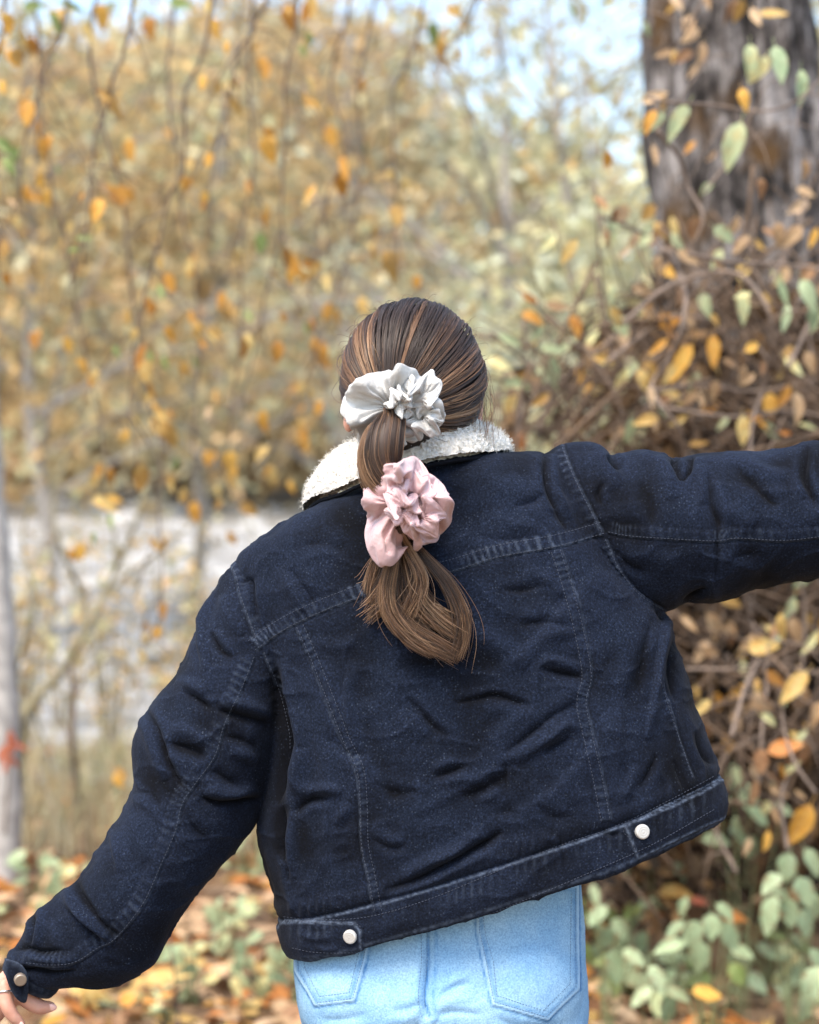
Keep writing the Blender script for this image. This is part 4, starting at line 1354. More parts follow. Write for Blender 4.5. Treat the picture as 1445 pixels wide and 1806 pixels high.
S, K = 12000, 18
al = nrng.uniform(0, 2 * math.pi, S)
nl = 88                                             # locks round the tie
lock = np.floor(al / (2 * math.pi) * nl + .6 * np.sin(al * 9)).astype(int)
lockc = (lock + .5) / nl * 2 * math.pi
be = np.arccos(1 - nrng.uniform(.02, 1, S) * (1 - math.cos(2.25)))     # how far over the head the root lies
# up direction reaches the forehead; downward only the nape
upness = np.sin(al)
bmax = np.where(upness > -.2, 2.25, 1.05 + .9 * (upness + 1))
be = np.where(nrng.uniform(0, 1, S) < .65, bmax * nrng.uniform(.9, 1, S), np.minimum(be, bmax * nrng.uniform(.75, 1, S)))
tt = np.linspace(0, 1, K)
layer = nrng.uniform(0, 1, S)
paths = np.zeros((S, K, 3))
sweep = .22 * noise1(al * 2.2, np.zeros(S), 7) + .10 * noise1(lockc * 5, np.zeros(S), 8)
for j, s in enumerate(tt):
    b_ = be * (1 - s) + .10 * s
    a_ = al + (lockc - al) * .38 * math.sin(math.pi * min(1, s * 1.05)) + sweep * (1 - s) * s * 2.2 + .016 * noise1(al * 40, np.full(S, s * 3.0), 5)
    d = np.cos(b_)[:, None] * KD + np.sin(b_)[:, None] * (np.cos(a_)[:, None] * A1 + np.sin(a_)[:, None] * A2)
    rel = noise1(lockc * 7.3, b_ * 2.2, 3) * .0028 + noise1(al * 30, b_ * 4, 4) * .0016
    edge = np.abs(((al / (2 * math.pi) * nl) % 1) - .5) * 2
    lift = rel + layer * .0022 - .0016 * edge ** 2 + .016 * np.exp(-(b_ / .22) ** 2)
    paths[:, j] = HCC + d * (HR + lift[:, None])
# wisps that stand off
fly = nrng.uniform(0, 1, S) < .025
ofs = nrng.normal(0, 1, (S, 3)) * .006
paths += (fly[:, None] * ofs)[:, None, :] * np.sin(tt * math.pi)[None, :, None]
rad = np.full((S, K), .00030) * nrng.uniform(.7, 1.25, S)[:, None]
rad[:, 0] *= .3
# streaks: caramel locks, more to the sides and the lower lengths, dark at the crown
sf = noise1(lockc * 9.1, np.zeros(S), 12) * .5 + .5
hi = np.clip((sf - .47) * 3.8, 0, 1) * 1.15 + np.clip(noise1(al * 60, np.zeros(S), 13) - .1, 0, 1) * .9
side = np.clip(1.25 - upness, 0, 1.6)
base_f = np.clip(.12 + .16 * nrng.uniform(0, 1, S) + hi * (.55 + .40 * side) + .14 * side, 0, 1)
colk = np.zeros((S, K, 3))
for j, s in enumerate(tt):
    root = np.clip(1.35 - be * (1 - s) * .5, .3, 1)
    colk[:, j] = mixc(base_f * (.45 + .55 * root)) * nrng.uniform(.8, 1.15, S)[:, None]
link('scalp_strands', strand_mesh(paths, rad, colk), M_HAIR, hair)

# loose fine hairs at the right of the neck and round the outline
Sw = 90
pw = np.zeros((Sw, 12, 3)); cw = np.zeros((Sw, 3))
for i in range(Sw):
    if i < 34:
        x0 = rng.uniform(838, 866); a = np.array(P(x0, rng.uniform(640, 700), .05)); b_ = np.array(P(x0 + rng.uniform(-14, 20), rng.uniform(735, 790), .04))
        m_ = (a + b_) / 2 + np.array([rng.uniform(-.004, .012), -.004, 0])
    else:
        th0 = rng.uniform(0.2, math.pi - .2)
        d = np.array([math.cos(th0), -.15, math.sin(th0)]); a = HCC + d / np.linalg.norm(d) * HR
        b_ = a + np.array([rng.uniform(-.02, .02), -.01, rng.uniform(-.012, .010)]); m_ = (a + b_) / 2 + d * rng.uniform(.001, .006)
    pw[i] = catmull([a, m_, b_], 12); cw[i] = mixc(np.array([rng.uniform(.3, 1)]))[0]
link('flyaway_hairs', strand_mesh(pw, np.full((Sw, 12), .00022), cw), M_HAIR, hair)


def bundle(path, widths, depths, nS, K, twist, seed, dark=.25, taper=.35, clump=7, spread=0.0, tone=0.0):
    """a lock: strands filling an elliptical tube round a 3-D path"""
    r = np.random.default_rng(seed)
    c = catmull(path, K); w = catmull(np.array(widths)[:, None], K)[:, 0]; dp = catmull(np.array(depths)[:, None], K)[:, 0]
    t = np.gradient(c, axis=0); t /= np.linalg.norm(t, axis=1)[:, None]
    sv = np.cross(t, [0, 1.0, 0]); sv /= np.linalg.norm(sv, axis=1)[:, None]
    ov = np.cross(sv, t)
    a = r.uniform(0, 2 * math.pi, nS); q = np.sqrt(r.uniform(.25, 1, nS))
    lk = np.floor(a / (2 * math.pi) * clump); lc = (lk + .5) / clump * 2 * math.pi
    pa = np.zeros((nS, K, 3))
    ends = 1 - .36 * r.uniform(0, 1, nS) ** 1.6
    for j in range(K):
        s = j / (K - 1)
        aa = a + (lc - a) * .35 * math.sin(math.pi * s) + twist * s
        se = ends * s * (K - 1)
        i0 = np.minimum(se.astype(int), K - 2); f = (se - i0)[:, None]
        cj = c[i0] * (1 - f) + c[i0 + 1] * f
        svj = sv[i0] * (1 - f) + sv[i0 + 1] * f; ovj = ov[i0] * (1 - f) + ov[i0 + 1] * f
        wj = (w[i0] * (1 - f[:, 0]) + w[i0 + 1] * f[:, 0]) * q * (1 + spread * s * r.normal(0, 1, nS) * 0)
        dj = (dp[i0] * (1 - f[:, 0]) + dp[i0 + 1] * f[:, 0]) * q
        lump = 1 - .22 * np.abs(((a / (2 * math.pi) * clump) % 1) - .5) * 2
        pa[:, j] = cj + svj * (np.cos(aa) * wj * lump)[:, None] + ovj * (np.sin(aa) * dj * lump)[:, None]
    jit = r.normal(0, 1, (nS, 3)) * .0013 * (1 + 2.5 * (r.uniform(0, 1, nS) < .06))[:, None]
    pa += jit[:, None, :] * (np.linspace(0, 1, K) ** 1.8)[None, :, None] * (1 + 5 * spread)
    rd = np.full((nS, K), .00032) * r.uniform(.7, 1.3, nS)[:, None]
    rd[:, -3:] *= np.array([.8, .6, .3])
    lt = np.random.default_rng(seed + 5).uniform(0, 1, clump + 1)[lk.astype(int)]
    f0 = np.clip(dark + .80 * lt ** 2 - .20 + .60 * r.uniform(0, 1, nS) ** 3 + tone, 0, 1)
    col = mixc(np.clip(f0[:, None] + .15 * np.linspace(0, 1, K)[None], 0, 1)) * r.uniform(.75, 1.2, nS)[:, None, None]
    return pa, rd, col


def back_y(px, py):
    loc, nor = hit(JBVH, px, py)
    return loc.y if loc is not None else 0.0


link('pile', strand_mesh(PILE, np.tile(np.array([.00028, .00026, .00022, .00014])[None], (len(PILE), 1)), np.tile(np.array([[.88, .86, .81]]), (len(PILE), 1))), attr_mat('fleece_pile', .9, .5), jacket)['kind'] = 'stuff'

# ponytail between the two scrunchies
path = [P(694, 728, -.040), P(690, 745, -.068), P(676, 778, -.082), P(668, 815, -.082), P(678, 850, -.078), P(704, 885, -.072), P(706, 930, -.072)]
pony = [bundle([tuple(p) for p in path], [.014, .018, .0245, .0255, .023, .015, .012], [.012, .016, .021, .022, .020, .013, .010], 2600, 26, 1.9, 3, .30, clump=11)]
core = capsule([tuple(p) for p in path], [.009, .014, .020, .020, .018, .011, .008], 16)
cco, cq = remesh(core, .003, 3)
link('ponytail_core', fast_mesh('ponytail_core', cco, cq), plain('ponytail_base', (.045, .024, .014), .6), hair)
pa = np.concatenate([p[0] for p in pony]); rd = np.concatenate([p[1] for p in pony]); cl = np.concatenate([p[2] for p in pony])
link('ponytail', strand_mesh(pa, rd, cl), M_HAIR, hair)
# loose end of the ponytail: traced locks (pixels, width px, distance off the back)
LOCKS = [
    ([(694, 930), (680, 955), (663, 994), (653, 1030), (652, 1048)], 9, .020, .30, 150),
    ([(698, 930), (690, 958), (682, 1010), (666, 1045), (650, 1066)], 11, .022, .38, 190),
    ([(700, 930), (697, 965), (692, 1030), (674, 1066), (647, 1092)], 11, .016, .45, 190),
    ([(702, 930), (698, 958), (692, 995), (684, 1044), (695, 1088), (730, 1126), (772, 1150)], 17, .030, .45, 420),
    ([(705, 930), (716, 960), (740, 1006), (742, 1032), (730, 1060), (712, 1092)], 14, .034, .48, 300),
    ([(708, 930), (726, 955), (754, 988), (789, 1029), (813, 1078), (816, 1118), (803, 1163)], 12, .024, .34, 320),
    ([(706, 930), (716, 960), (728, 1006), (742, 1056), (774, 1094), (817, 1124)], 16, .020, .52, 360),
    ([(703, 930), (700, 960), (690, 1054), (714, 1104), (764, 1136), (804, 1158)], 17, .020, .50, 420),
    ([(705, 930), (714, 965), (738, 1052), (776, 1078), (800, 1098)], 8, .014, .50, 130),
    ([(700, 930), (692, 960), (676, 1000), (668, 1040), (676, 1070)], 12, .012, .18, 220),
    ([(704, 930), (706, 970), (712, 1040), (730, 1090), (764, 1132), (800, 1156)], 11, .010, .30, 260),
    ([(704, 930), (704, 965), (706, 1000), (716, 1050), (722, 1085)], 14, .012, .22, 260),
]
tails = []
for i, (pts, w, off, tone, cnt) in enumerate(LOCKS):
    pa3 = []
    for k, (x, y) in enumerate(pts):
        by = back_y(x, y)
        s = k / (len(pts) - 1)
        o = off * (1 - .55 * s) + .004
        if y < 945: yy = -.078
        else:
            yy = by - o
        pa3.append(tuple(P(x, y, yy)))
    wm = w / 1500 * .88; cnt = int(cnt * 1.6)
    n_ = len(pts)
    ws = np.interp(np.linspace(0, 1, n_), [0, .2, .55, .85, 1], [.45, .75, 1, .95, .7]) * wm
    tails.append(bundle(pa3, ws, ws * .45, cnt, 22, .8 * (-1) ** i, 40 + i, tone - .12, clump=9, spread=.25))
pa = np.concatenate([p[0] for p in tails]); rd = np.concatenate([p[1] for p in tails]); cl = np.concatenate([p[2] for p in tails])
link('ponytail_end', strand_mesh(pa, rd, cl), M_HAIR, hair)
def satin(name, c1, c2, rough):
    m, nt, b = nodes_of(name)
    L = nt.links.new
    tc = N(nt, 'ShaderNodeTexCoord')
    n1 = N(nt, 'ShaderNodeTexNoise', i_Scale=45.0, i_Detail=4.0); L(tc.outputs['Object'], n1.inputs['Vector'])
    r1 = ramp(nt, [(.3, c1), (.7, c2)]); L(n1.outputs['Fac'], r1.inputs[0]); L(r1.outputs[0], b.inputs['Base Color'])
    b.inputs['Roughness'].default_value = rough
    b.inputs['Specular IOR Level'].default_value = .5
    b.inputs['Sheen Weight'].default_value = .25
    b.inputs['Anisotropic'].default_value = .4
    n2 = N(nt, 'ShaderNodeTexNoise', i_Scale=130.0, i_Detail=3.0); L(tc.outputs['Object'], n2.inputs['Vector'])
    n3 = N(nt, 'ShaderNodeTexNoise', i_Scale=1400.0, i_Detail=1.0); L(tc.outputs['Object'], n3.inputs['Vector'])
    ad = N(nt, 'ShaderNodeMath', operation='MULTIPLY_ADD'); L(n3.outputs['Fac'], ad.inputs[0]); ad.inputs[1].default_value = .12; L(n2.outputs['Fac'], ad.inputs[2])
    bp = N(nt, 'ShaderNodeBump', i_Strength=.5, i_Distance=.003); L(ad.outputs[0], bp.inputs['Height']); L(bp.outputs[0], b.inputs['Normal'])
    return m


def polar_radius(poly, c, th):
    pts = np.array(poly, float) - np.array(c, float)
    a = np.arctan2(pts[:, 1], pts[:, 0]); r = np.hypot(pts[:, 0], pts[:, 1])
    o = np.argsort(a); a, r = a[o], r[o]
    a = np.concatenate([a - 2 * math.pi, a, a + 2 * math.pi]); r = np.tile(r, 3)
    return np.interp(th, a, r)


def make_scrunchie(name, outline, c, y, back, front, mat):
    """back layer fitted to the traced outline, front layer the twisted second loop"""
    ctr = np.array(P(*c, y))
    mb = MB()
    key, spin, tilt, thick = back
    co, ring_f = RINGS[key]; co = co.copy()
    co = co @ np.array(Matrix.Rotation(spin, 3, 'Y')).T
    co[:, 1] *= thick
    px = np.stack([co[:, 0], -co[:, 2]], 1) * 1500.0
    th = np.arctan2(px[:, 1], px[:, 0]); r = np.hypot(px[:, 0], px[:, 1])
    bins = np.linspace(-math.pi, math.pi, 49)
    rm = np.array([r[(th >= bins[i]) & (th < bins[i + 1])].max() for i in range(48)])
    bc = (bins[:-1] + bins[1:]) / 2
    rmi = np.interp(th, np.concatenate([bc - 2 * math.pi, bc, bc + 2 * math.pi]), np.tile(rm, 3))
    tgt = polar_radius(outline, c, th)
    k = tgt / rmi
    w = smoothstep(.2, .8, r / rmi)
    kk = 1 + (k - 1) * w
    co[:, 0] *= kk; co[:, 2] *= kk
    # tilt: lower half lies back, keep the outline
    co[:, 1] += co[:, 2] * -math.tan(tilt)
    mb.add(co + ctr, ring_f)
    for key, spin, scale, off, tx, tz in front:
        cf, ring_f = RINGS[key]; cf = cf * scale
        cf = cf @ np.array(Matrix.Rotation(spin, 3, 'Y')).T @ np.array(Matrix.Rotation(tx, 3, 'X')).T @ np.array(Matrix.Rotation(tz, 3, 'Z')).T
        cf[:, 1] *= .9
        mb.add(cf + np.array(P(*off)), ring_f)
    o = mb.build(name, mat)
    md = o.modifiers.new('smooth', 'SUBSURF'); md.levels = 2; md.render_levels = 2
    return o


GREY_OUT = [(604, 701), (611, 685), (637, 668), (659, 657), (684, 653), (706, 643), (720, 650), (734, 652), (739, 663), (756, 668), (770, 679), (770, 701), (781, 713), (784, 743), (770, 754), (750, 757), (745, 771), (728, 785), (690, 788), (642, 786), (623, 768), (612, 740), (601, 729)]
PINK_OUT = [(645, 857), (657, 827), (675, 822), (697, 820), (719, 807), (734, 806), (747, 822), (759, 837), (779, 855), (794, 877), (799, 887), (794, 910), (797, 922), (789, 934), (779, 939), (774, 954), (764, 959), (750, 962), (730, 975), (690, 1000), (668, 997), (650, 969), (643, 942), (648, 920), (640, 890)]
M_GREY = satin('silver_grey_satin', (.44, .43, .41), (.52, .51, .49), .44)
M_PINK = satin('dusty_pink_satin', (.53, .335, .345), (.61, .415, .42), .46)
g = make_scrunchie('scrunchie', GREY_OUT, (691, 716), -.046, ('full', 0.6, math.radians(12), .85),
                   [('petal', 2.2, .56, (738, 698, -.060), .5, -.35), ('wide', 4.4, .52, (748, 738, -.058), -.4, -.5), ('petal', 5.2, .34, (704, 708, -.076), .6, .3)], M_GREY)
tag(g, 'silver grey satin scrunchie gathering the top of the ponytail', 'scrunchie', 'satin scrunchies on the ponytail')
p = make_scrunchie('scrunchie', PINK_OUT, (716, 893), -.075, ('petal', 1.9, math.radians(28), .9),
                   [('wide', 3.6, .62, (724, 872, -.102), .6, .2), ('petal', 5.2, .52, (742, 912, -.104), -.25, -.35), ('petal', 0.6, .44, (712, 896, -.118), .55, .25)], M_PINK)
tag(p, 'dusty pink satin scrunchie lower on the ponytail, over the jacket yoke', 'scrunchie', 'satin scrunchies on the ponytail')

# ================================================================== THE PLACE
def leaf_mat(name, cols, trans=.35, scale=4.5, rough=.55):
    """leaf skin: mottled between its colours, each leaf a little different"""
    m, nt, b = nodes_of(name)
    L = nt.links.new
    tc = N(nt, 'ShaderNodeTexCoord'); oi = N(nt, 'ShaderNodeObjectInfo')
    ad = N(nt, 'ShaderNodeVectorMath', operation='ADD'); L(tc.outputs['Object'], ad.inputs[0]); L(oi.outputs['Location'], ad.inputs[1])
    nz = N(nt, 'ShaderNodeTexNoise', i_Scale=scale, i_Detail=4.0, i_Roughness=.6); L(ad.outputs[0], nz.inputs['Vector'])
    k = len(cols)
    r = ramp(nt, [(.25 + .5 * i / (k - 1), c) for i, c in enumerate(cols)])
    sh = N(nt, 'ShaderNodeMath', operation='MULTIPLY_ADD'); L(oi.outputs['Random'], sh.inputs[0]); sh.inputs[1].default_value = .4; sh.inputs[2].default_value = -.2
    a2 = N(nt, 'ShaderNodeMath', operation='ADD'); L(nz.outputs['Fac'], a2.inputs[0]); L(sh.outputs[0], a2.inputs[1])
    L(a2.outputs[0], r.inputs[0])
    hs = N(nt, 'ShaderNodeHueSaturation'); L(r.outputs[0], hs.inputs['Color'])
    vv = N(nt, 'ShaderNodeMath', operation='MULTIPLY_ADD'); L(oi.outputs['Random'], vv.inputs[0]); vv.inputs[1].default_value = .5; vv.inputs[2].default_value = .75
    L(vv.outputs[0], hs.inputs['Value'])
    # paler midrib and side veins, browned rim and spots
    sx = N(nt, 'ShaderNodeSeparateXYZ'); L(tc.outputs['Object'], sx.inputs[0])
    ab = N(nt, 'ShaderNodeMath', operation='ABSOLUTE'); L(sx.outputs['Y'], ab.inputs[0])
    midline = ramp(nt, [(0.0, (1, 1, 1)), (.022, (0, 0, 0))]); L(ab.outputs[0], midline.inputs[0])
    vx = N(nt, 'ShaderNodeMath', operation='SUBTRACT'); L(sx.outputs['X'], vx.inputs[0]); L(ab.outputs[0], vx.inputs[1])
    vs = N(nt, 'ShaderNodeMath', operation='MULTIPLY'); L(vx.outputs[0], vs.inputs[0]); vs.inputs[1].default_value = 52.0
    sn = N(nt, 'ShaderNodeMath', operation='SINE'); L(vs.outputs[0], sn.inputs[0])
    vr = ramp(nt, [(.86, (0, 0, 0)), (1.0, (.55, .55, .55))]); L(sn.outputs[0], vr.inputs[0])
    mxv = N(nt, 'ShaderNodeMath', operation='MAXIMUM'); L(midline.outputs[0], mxv.inputs[0]); L(vr.outputs[0], mxv.inputs[1])
    vk = N(nt, 'ShaderNodeMath', operation='MULTIPLY'); L(mxv.outputs[0], vk.inputs[0]); vk.inputs[1].default_value = .30
    vm = N(nt, 'ShaderNodeMixRGB'); L(vk.outputs[0], vm.inputs[0]); L(hs.outputs[0], vm.inputs[1]); vm.inputs[2].default_value = (.72, .62, .36, 1)
    n5 = N(nt, 'ShaderNodeTexNoise', i_Scale=7.0, i_Detail=5.0, i_Roughness=.7); L(ad.outputs[0], n5.inputs['Vector'])
    ed = N(nt, 'ShaderNodeMath', operation='MULTIPLY_ADD'); L(ab.outputs[0], ed.inputs[0]); ed.inputs[1].default_value = .75; L(n5.outputs['Fac'], ed.inputs[2])
    br_ = ramp(nt, [(.64, (0, 0, 0)), (.74, (.75, .75, .75))]); L(ed.outputs[0], br_.inputs[0])
    hs2 = N(nt, 'ShaderNodeMixRGB'); L(br_.outputs[0], hs2.inputs[0]); L(vm.outputs[0], hs2.inputs[1]); hs2.inputs[2].default_value = (.24, .11, .045, 1)
    hs = hs2
    L(hs.outputs[0], b.inputs['Base Color'])
    b.inputs['Roughness'].default_value = rough; b.inputs['Specular IOR Level'].default_value = .3
    tr = N(nt, 'ShaderNodeBsdfTranslucent'); L(hs.outputs[0], tr.inputs['Color'])
    mx = N(nt, 'ShaderNodeMixShader', i_Fac=trans); L(b.outputs[0], mx.inputs[1]); L(tr.outputs[0], mx.inputs[2])
    L(mx.outputs[0], nt.nodes['Material Output'].inputs['Surface'])
    return m


LEAF = {
    'orange': leaf_mat('orange_leaf', [(.48, .19, .025), (.60, .29, .04), (.64, .38, .08)]),
    'yellow': leaf_mat('yellow_leaf', [(.50, .26, .06), (.58, .37, .11), (.52, .41, .17)]),
    'pale': leaf_mat('pale_green_leaf', [(.38, .47, .26), (.46, .52, .30), (.60, .50, .22)]),
    'tan': leaf_mat('tan_leaf', [(.38, .22, .11), (.50, .33, .18), (.58, .42, .27)]),
    'brown': leaf_mat('brown_leaf', [(.13, .058, .026), (.27, .13, .06), (.40, .23, .12)]),
    'rust': leaf_mat('rust_leaf', [(.30, .085, .018), (.45, .16, .03), (.50, .22, .06)]),
    'green': leaf_mat('green_leaf', [(.12, .19, .05), (.20, .28, .08), (.30, .36, .14)]),
    'mint': leaf_mat('mint_green_leaf', [(.26, .37, .21), (.36, .47, .27), (.44, .52, .32)]),
    'red': leaf_mat('red_leaf', [(.26, .04, .025), (.36, .10, .05)]),
}


def ovate(ratio=.42, fold=.25, bend=.18, tip=1.5):
    """a leaf lying along +X from its stalk at 0 to its tip at 1"""
    n = 9
    co = []; f = []
    xs = np.linspace(0, 1, n)
    for i, x in enumerate(xs):
        w = ratio * .5 * (math.sin(math.pi * x ** .8) ** .8) * (1 - .25 * x ** tip)
        z = -bend * x * x
        for s in (-1, -.5, 0, .5, 1):
            wob = .012 * math.sin(7 * x + 3 * s)
            co.append((x, s * w, z + abs(s) * w * fold * 2 * (1 - .4 * abs(s)) + wob))
    for i in range(n - 1):
        for j in range(4):
            a = i * 5 + j
            f.append([a, a + 5, a + 6, a + 1])
    # stalk
    b0 = len(co)
    for x, z in ((-.22, .03), (0.02, .0)):
        for a in range(3):
            co.append((x, .012 * math.cos(a * 2.1), z + .012 * math.sin(a * 2.1)))
    for a in range(3):
        f.append([b0 + a, b0 + (a + 1) % 3, b0 + 3 + (a + 1) % 3, b0 + 3 + a])
    return co, f


def maple(curl=.25):
    """five-lobed leaf, stalk at 0, spread along +X"""
    out = []
    lobes = [(-128, .42), (-98, .26), (-72, .62), (-50, .34), (-36, .80), (-18, .42), (0, 1.0), (18, .42), (36, .80), (50, .34), (72, .62), (98, .26), (128, .42)]
    pts = [(0.0, 0.0)] + [(.30 + .72 * r * math.cos(math.radians(a)) * .95, .72 * r * math.sin(math.radians(a))) for a, r in lobes]
    co = [(.30, 0, .03)]
    for x, y in pts:
        co.append((x, y, -curl * ((x - .3) ** 2 + y * y) * (1.0 if y > 0 else .55) + .05 * math.sin(9 * x)))
    n = len(pts)
    for x, y in pts:
        mx, my = .30 + (x - .30) * .5, y * .5
        co.append((mx, my, .045 - curl * .25 * ((mx - .3) ** 2 + my * my)))
    f = []
    for i in range(n):
        j = (i + 1) % n
        f.append([0, n + 1 + i, n + 1 + j])
        f.append([n + 1 + i, 1 + i, 1 + j, n + 1 + j])
    return co, f


OV = [ovate(.46, .30, .15), ovate(.55, .18, .28), ovate(.38, .40, -.12), ovate(.62, .22, .10)]
MP = [maple(.30), maple(-.25), maple(.6)]
_leaf_cache = {}


def leaf_mesh(shape, colour):
    k = (shape, colour)
    if k not in _leaf_cache:
        co, f = (OV + MP)[shape]
        me = new_mesh('leaf', co, f); me.materials.append(LEAF[colour])
        _leaf_cache[k] = me
    return _leaf_cache[k]


def leaf_at(px, py, y, size_px, ang, colour, parent, shape=None, name='leaf', face=None, z=None):
    """one leaf whose middle shows at a pixel; ang = its direction in the picture (0 right, 90 down)"""
    d = (y - CAM_Y) / FPX
    L = size_px * d
    a = math.radians(ang)
    dirx = Vector((math.cos(a), rng.uniform(-.35, .35), -math.sin(a))).normalized()
    nrm = Vector((rng.uniform(-.5, .5), -1, rng.uniform(-.1, .7))) if face is None else Vector(face)
    nrm = (nrm - dirx * nrm.dot(dirx)).normalized()
    yv = nrm.cross(dirx)
    M = Matrix((dirx, yv, nrm)).transposed().to_4x4()
    c = P(px, py, y) - dirx * L * .5
    wv, cv = rng.uniform(.75, 1.2), rng.uniform(.4, 2.4)
    o = bpy.data.objects.new(name, leaf_mesh(shape if shape is not None else rng.randrange(len(OV)), colour))
    COL.objects.link(o)
    M = Matrix.Translation(c) @ M @ Matrix.Diagonal((L, L * wv, L * cv, 1))
    if parent is not None:
        o.parent = parent
    o.matrix_basis = M
    return o


def cloud(pos, size, col, flat=0.0, seed=0):
    """many small leaf faces as arrays -> co, quads, colours"""
    r = np.random.default_rng(seed)
    n = len(pos)
    a = r.normal(0, 1, (n, 3)); a /= np.linalg.norm(a, axis=1)[:, None]
    b = r.normal(0, 1, (n, 3)); b -= a * np.sum(a * b, 1)[:, None]; b /= np.linalg.norm(b, axis=1)[:, None]
    s = (size * r.uniform(.6, 1.4, n))[:, None] if np.isscalar(size) else size[:, None]
    c = np.cross(a, b)
    co = np.stack([pos - a * s * .6, pos + b * s * .32 + c * s * .06, pos + a * s * .6, pos - b * s * .32 + c * s * .06], 1).reshape(-1, 3)
    q = np.arange(n * 4).reshape(n, 4)
    return co, q, np.repeat(np.concatenate([col, np.ones((n, 1))], 1), 4, axis=0)


def cloud_obj(name, co, q, c, mat, parent=None):
    me = fast_mesh(name, co, q, smooth=False)
    set_attr(me, 'col', c, 'FLOAT_COLOR')
    return link(name, me, mat, parent)


M_LEAFCLOUD = attr_mat('leaf_mass', .7, .4)


def pick(cols, n, seed, var=.25):
    r = np.random.default_rng(seed)
    c = np.array(cols)[r.integers(0, len(cols), n)]
    return np.clip(c * r.uniform(1 - var, 1 + var, (n, 1)), 0, 1)


# ------------------------------------------------------------------ terrain
def ground_z(x, y):
    """leaf floor, then the river shingle, then the far slope"""
    x = np.asarray(x, float); y = np.asarray(y, float)
    z = 0.02 * np.sin(x * 1.3 + y * .7) * smoothstep(1, 4, y)
    z = z - .12 * smoothstep(6.5, 8.5, y) * smoothstep(14, 12.5, y)
    z = z + 2.3 * smoothstep(13.0, 52, y) + 0.018 * np.clip(y - 13, 0, 30)
    z = z + 9.0 * smoothstep(42, 75, y) + .10 * np.clip(y - 75, 0, 300)
    # bank on the right
    z = z + 1.25 * smoothstep(.22, 1.15, x - .03 * y) * smoothstep(2.55, 3.5, y) * smoothstep(12, 7, y)
    return z


def sheet(name, xs, ys, mat, dz=0.0, jitter=0.0, seed=1):
    X, Y = np.meshgrid(xs, ys)
    Z = ground_z(X, Y) + dz
    co = np.stack([X, Y, Z], -1).reshape(-1, 3)
    if jitter:
        co[:, 2] += jitter * vnoise(co, 6, seed, 3) + jitter * 2 * vnoise(co, 1.5, seed + 1, 2)
    q = grid_faces(len(ys), len(xs), close_u=False)
    return link(name, fast_mesh(name, co, q), mat)


def ground_mat(name, cols, s1, s2, bump=.5, dist=.03):
    m, nt, b = nodes_of(name)
    L = nt.links.new
    tc = N(nt, 'ShaderNodeTexCoord')
    v = N(nt, 'ShaderNodeTexVoronoi', i_Scale=s1); L(tc.outputs['Object'], v.inputs['Vector'])
    sp = N(nt, 'ShaderNodeSeparateColor'); L(v.outputs['Color'], sp.inputs[0])
    n1 = N(nt, 'ShaderNodeTexNoise', i_Scale=s2, i_Detail=6.0, i_Roughness=.65); L(tc.outputs['Object'], n1.inputs['Vector'])
    av = N(nt, 'ShaderNodeMath', operation='MULTIPLY_ADD'); L(sp.outputs[0], av.inputs[0]); av.inputs[1].default_value = .5
    L(n1.outputs['Fac'], av.inputs[2])
    k = len(cols)
    r = ramp(nt, [(.40 + .5 * i / (k - 1), c) for i, c in enumerate(cols)]); L(av.outputs[0], r.inputs[0])
    L(r.outputs[0], b.inputs['Base Color'])
    b.inputs['Roughness'].default_value = .9; b.inputs['Specular IOR Level'].default_value = .2
    bp = N(nt, 'ShaderNodeBump', i_Strength=bump, i_Distance=dist); L(av.outputs[0], bp.inputs['Height']); L(bp.outputs[0], b.inputs['Normal'])
    return m


M_SOIL = ground_mat('leafy_soil', [(.022, .014, .010), (.060, .036, .022), (.13, .080, .045), (.22, .145, .085)], 22, 8)
M_SHINGLE = ground_mat('river_shingle', [(.12, .118, .11), (.25, .247, .24), (.38, .377, .37), (.20, .188, .16)], 3.0, 1.3, .8, .25)
M_SLOPE = ground_mat('wooded_slope', [(.34, .27, .16), (.44, .36, .22), (.46, .41, .26)], .8, .3, .3, .3)
ground = sheet('ground', np.concatenate([[-300, -60, -12], np.linspace(-5, 6, 150), [12, 60, 300]]), np.concatenate([[-60, -6], np.linspace(-3, 9, 150)]), M_SOIL, 0, .012)
tag(ground, 'forest floor of brown soil under fallen leaves', 'ground', kind='structure')
shingle = sheet('river_shingle', np.concatenate([[-300, -80], np.linspace(-30, 30, 120), [80, 300]]), np.linspace(6.3, 46, 120), M_SHINGLE, .05, .04)
tag(shingle, 'pale grey river shingle beyond the wood', 'shingle', kind='structure')
slope = sheet('hillside', np.linspace(-300, 300, 80), np.concatenate([np.linspace(44, 90, 40), np.linspace(100, 400, 12)]), M_SLOPE, .02, .2)
tag(slope, 'wooded slope across the river', 'hillside', kind='structure')

# stones of the river shingle
M_STONE = plain('river_stone', (.36, .355, .345), .85, 0, 3, .5)
stones = []
for k in range(4):
    co, f = ellipsoid((0, 0, 0), (1, .8, .5), 14, 10)
    co = co * (1 + .22 * vnoise(co, 1.4, 50 + k, 2))[:, None]
    me = new_mesh('stone', co, f); me.materials.append(M_STONE); stones.append(me)
for i in range(300):
    y = 13 + 27 * rng.random() ** 1.3
    x = rng.uniform(-.29, .06) * (y + 2) * (1 if i % 4 else -.6)
    s = rng.uniform(.10, .30) * (.6 + y / 40)
    o = bpy.data.objects.new('stone', stones[i % 4]); COL.objects.link(o); o.parent = shingle
    o.location = (x, y, float(ground_z(x, y)) + .05); o.scale = (s, s, s * rng.uniform(.6, 1)); o.rotation_euler = (rng.uniform(-.3, .3), rng.uniform(-.3, .3), rng.uniform(0, 6))

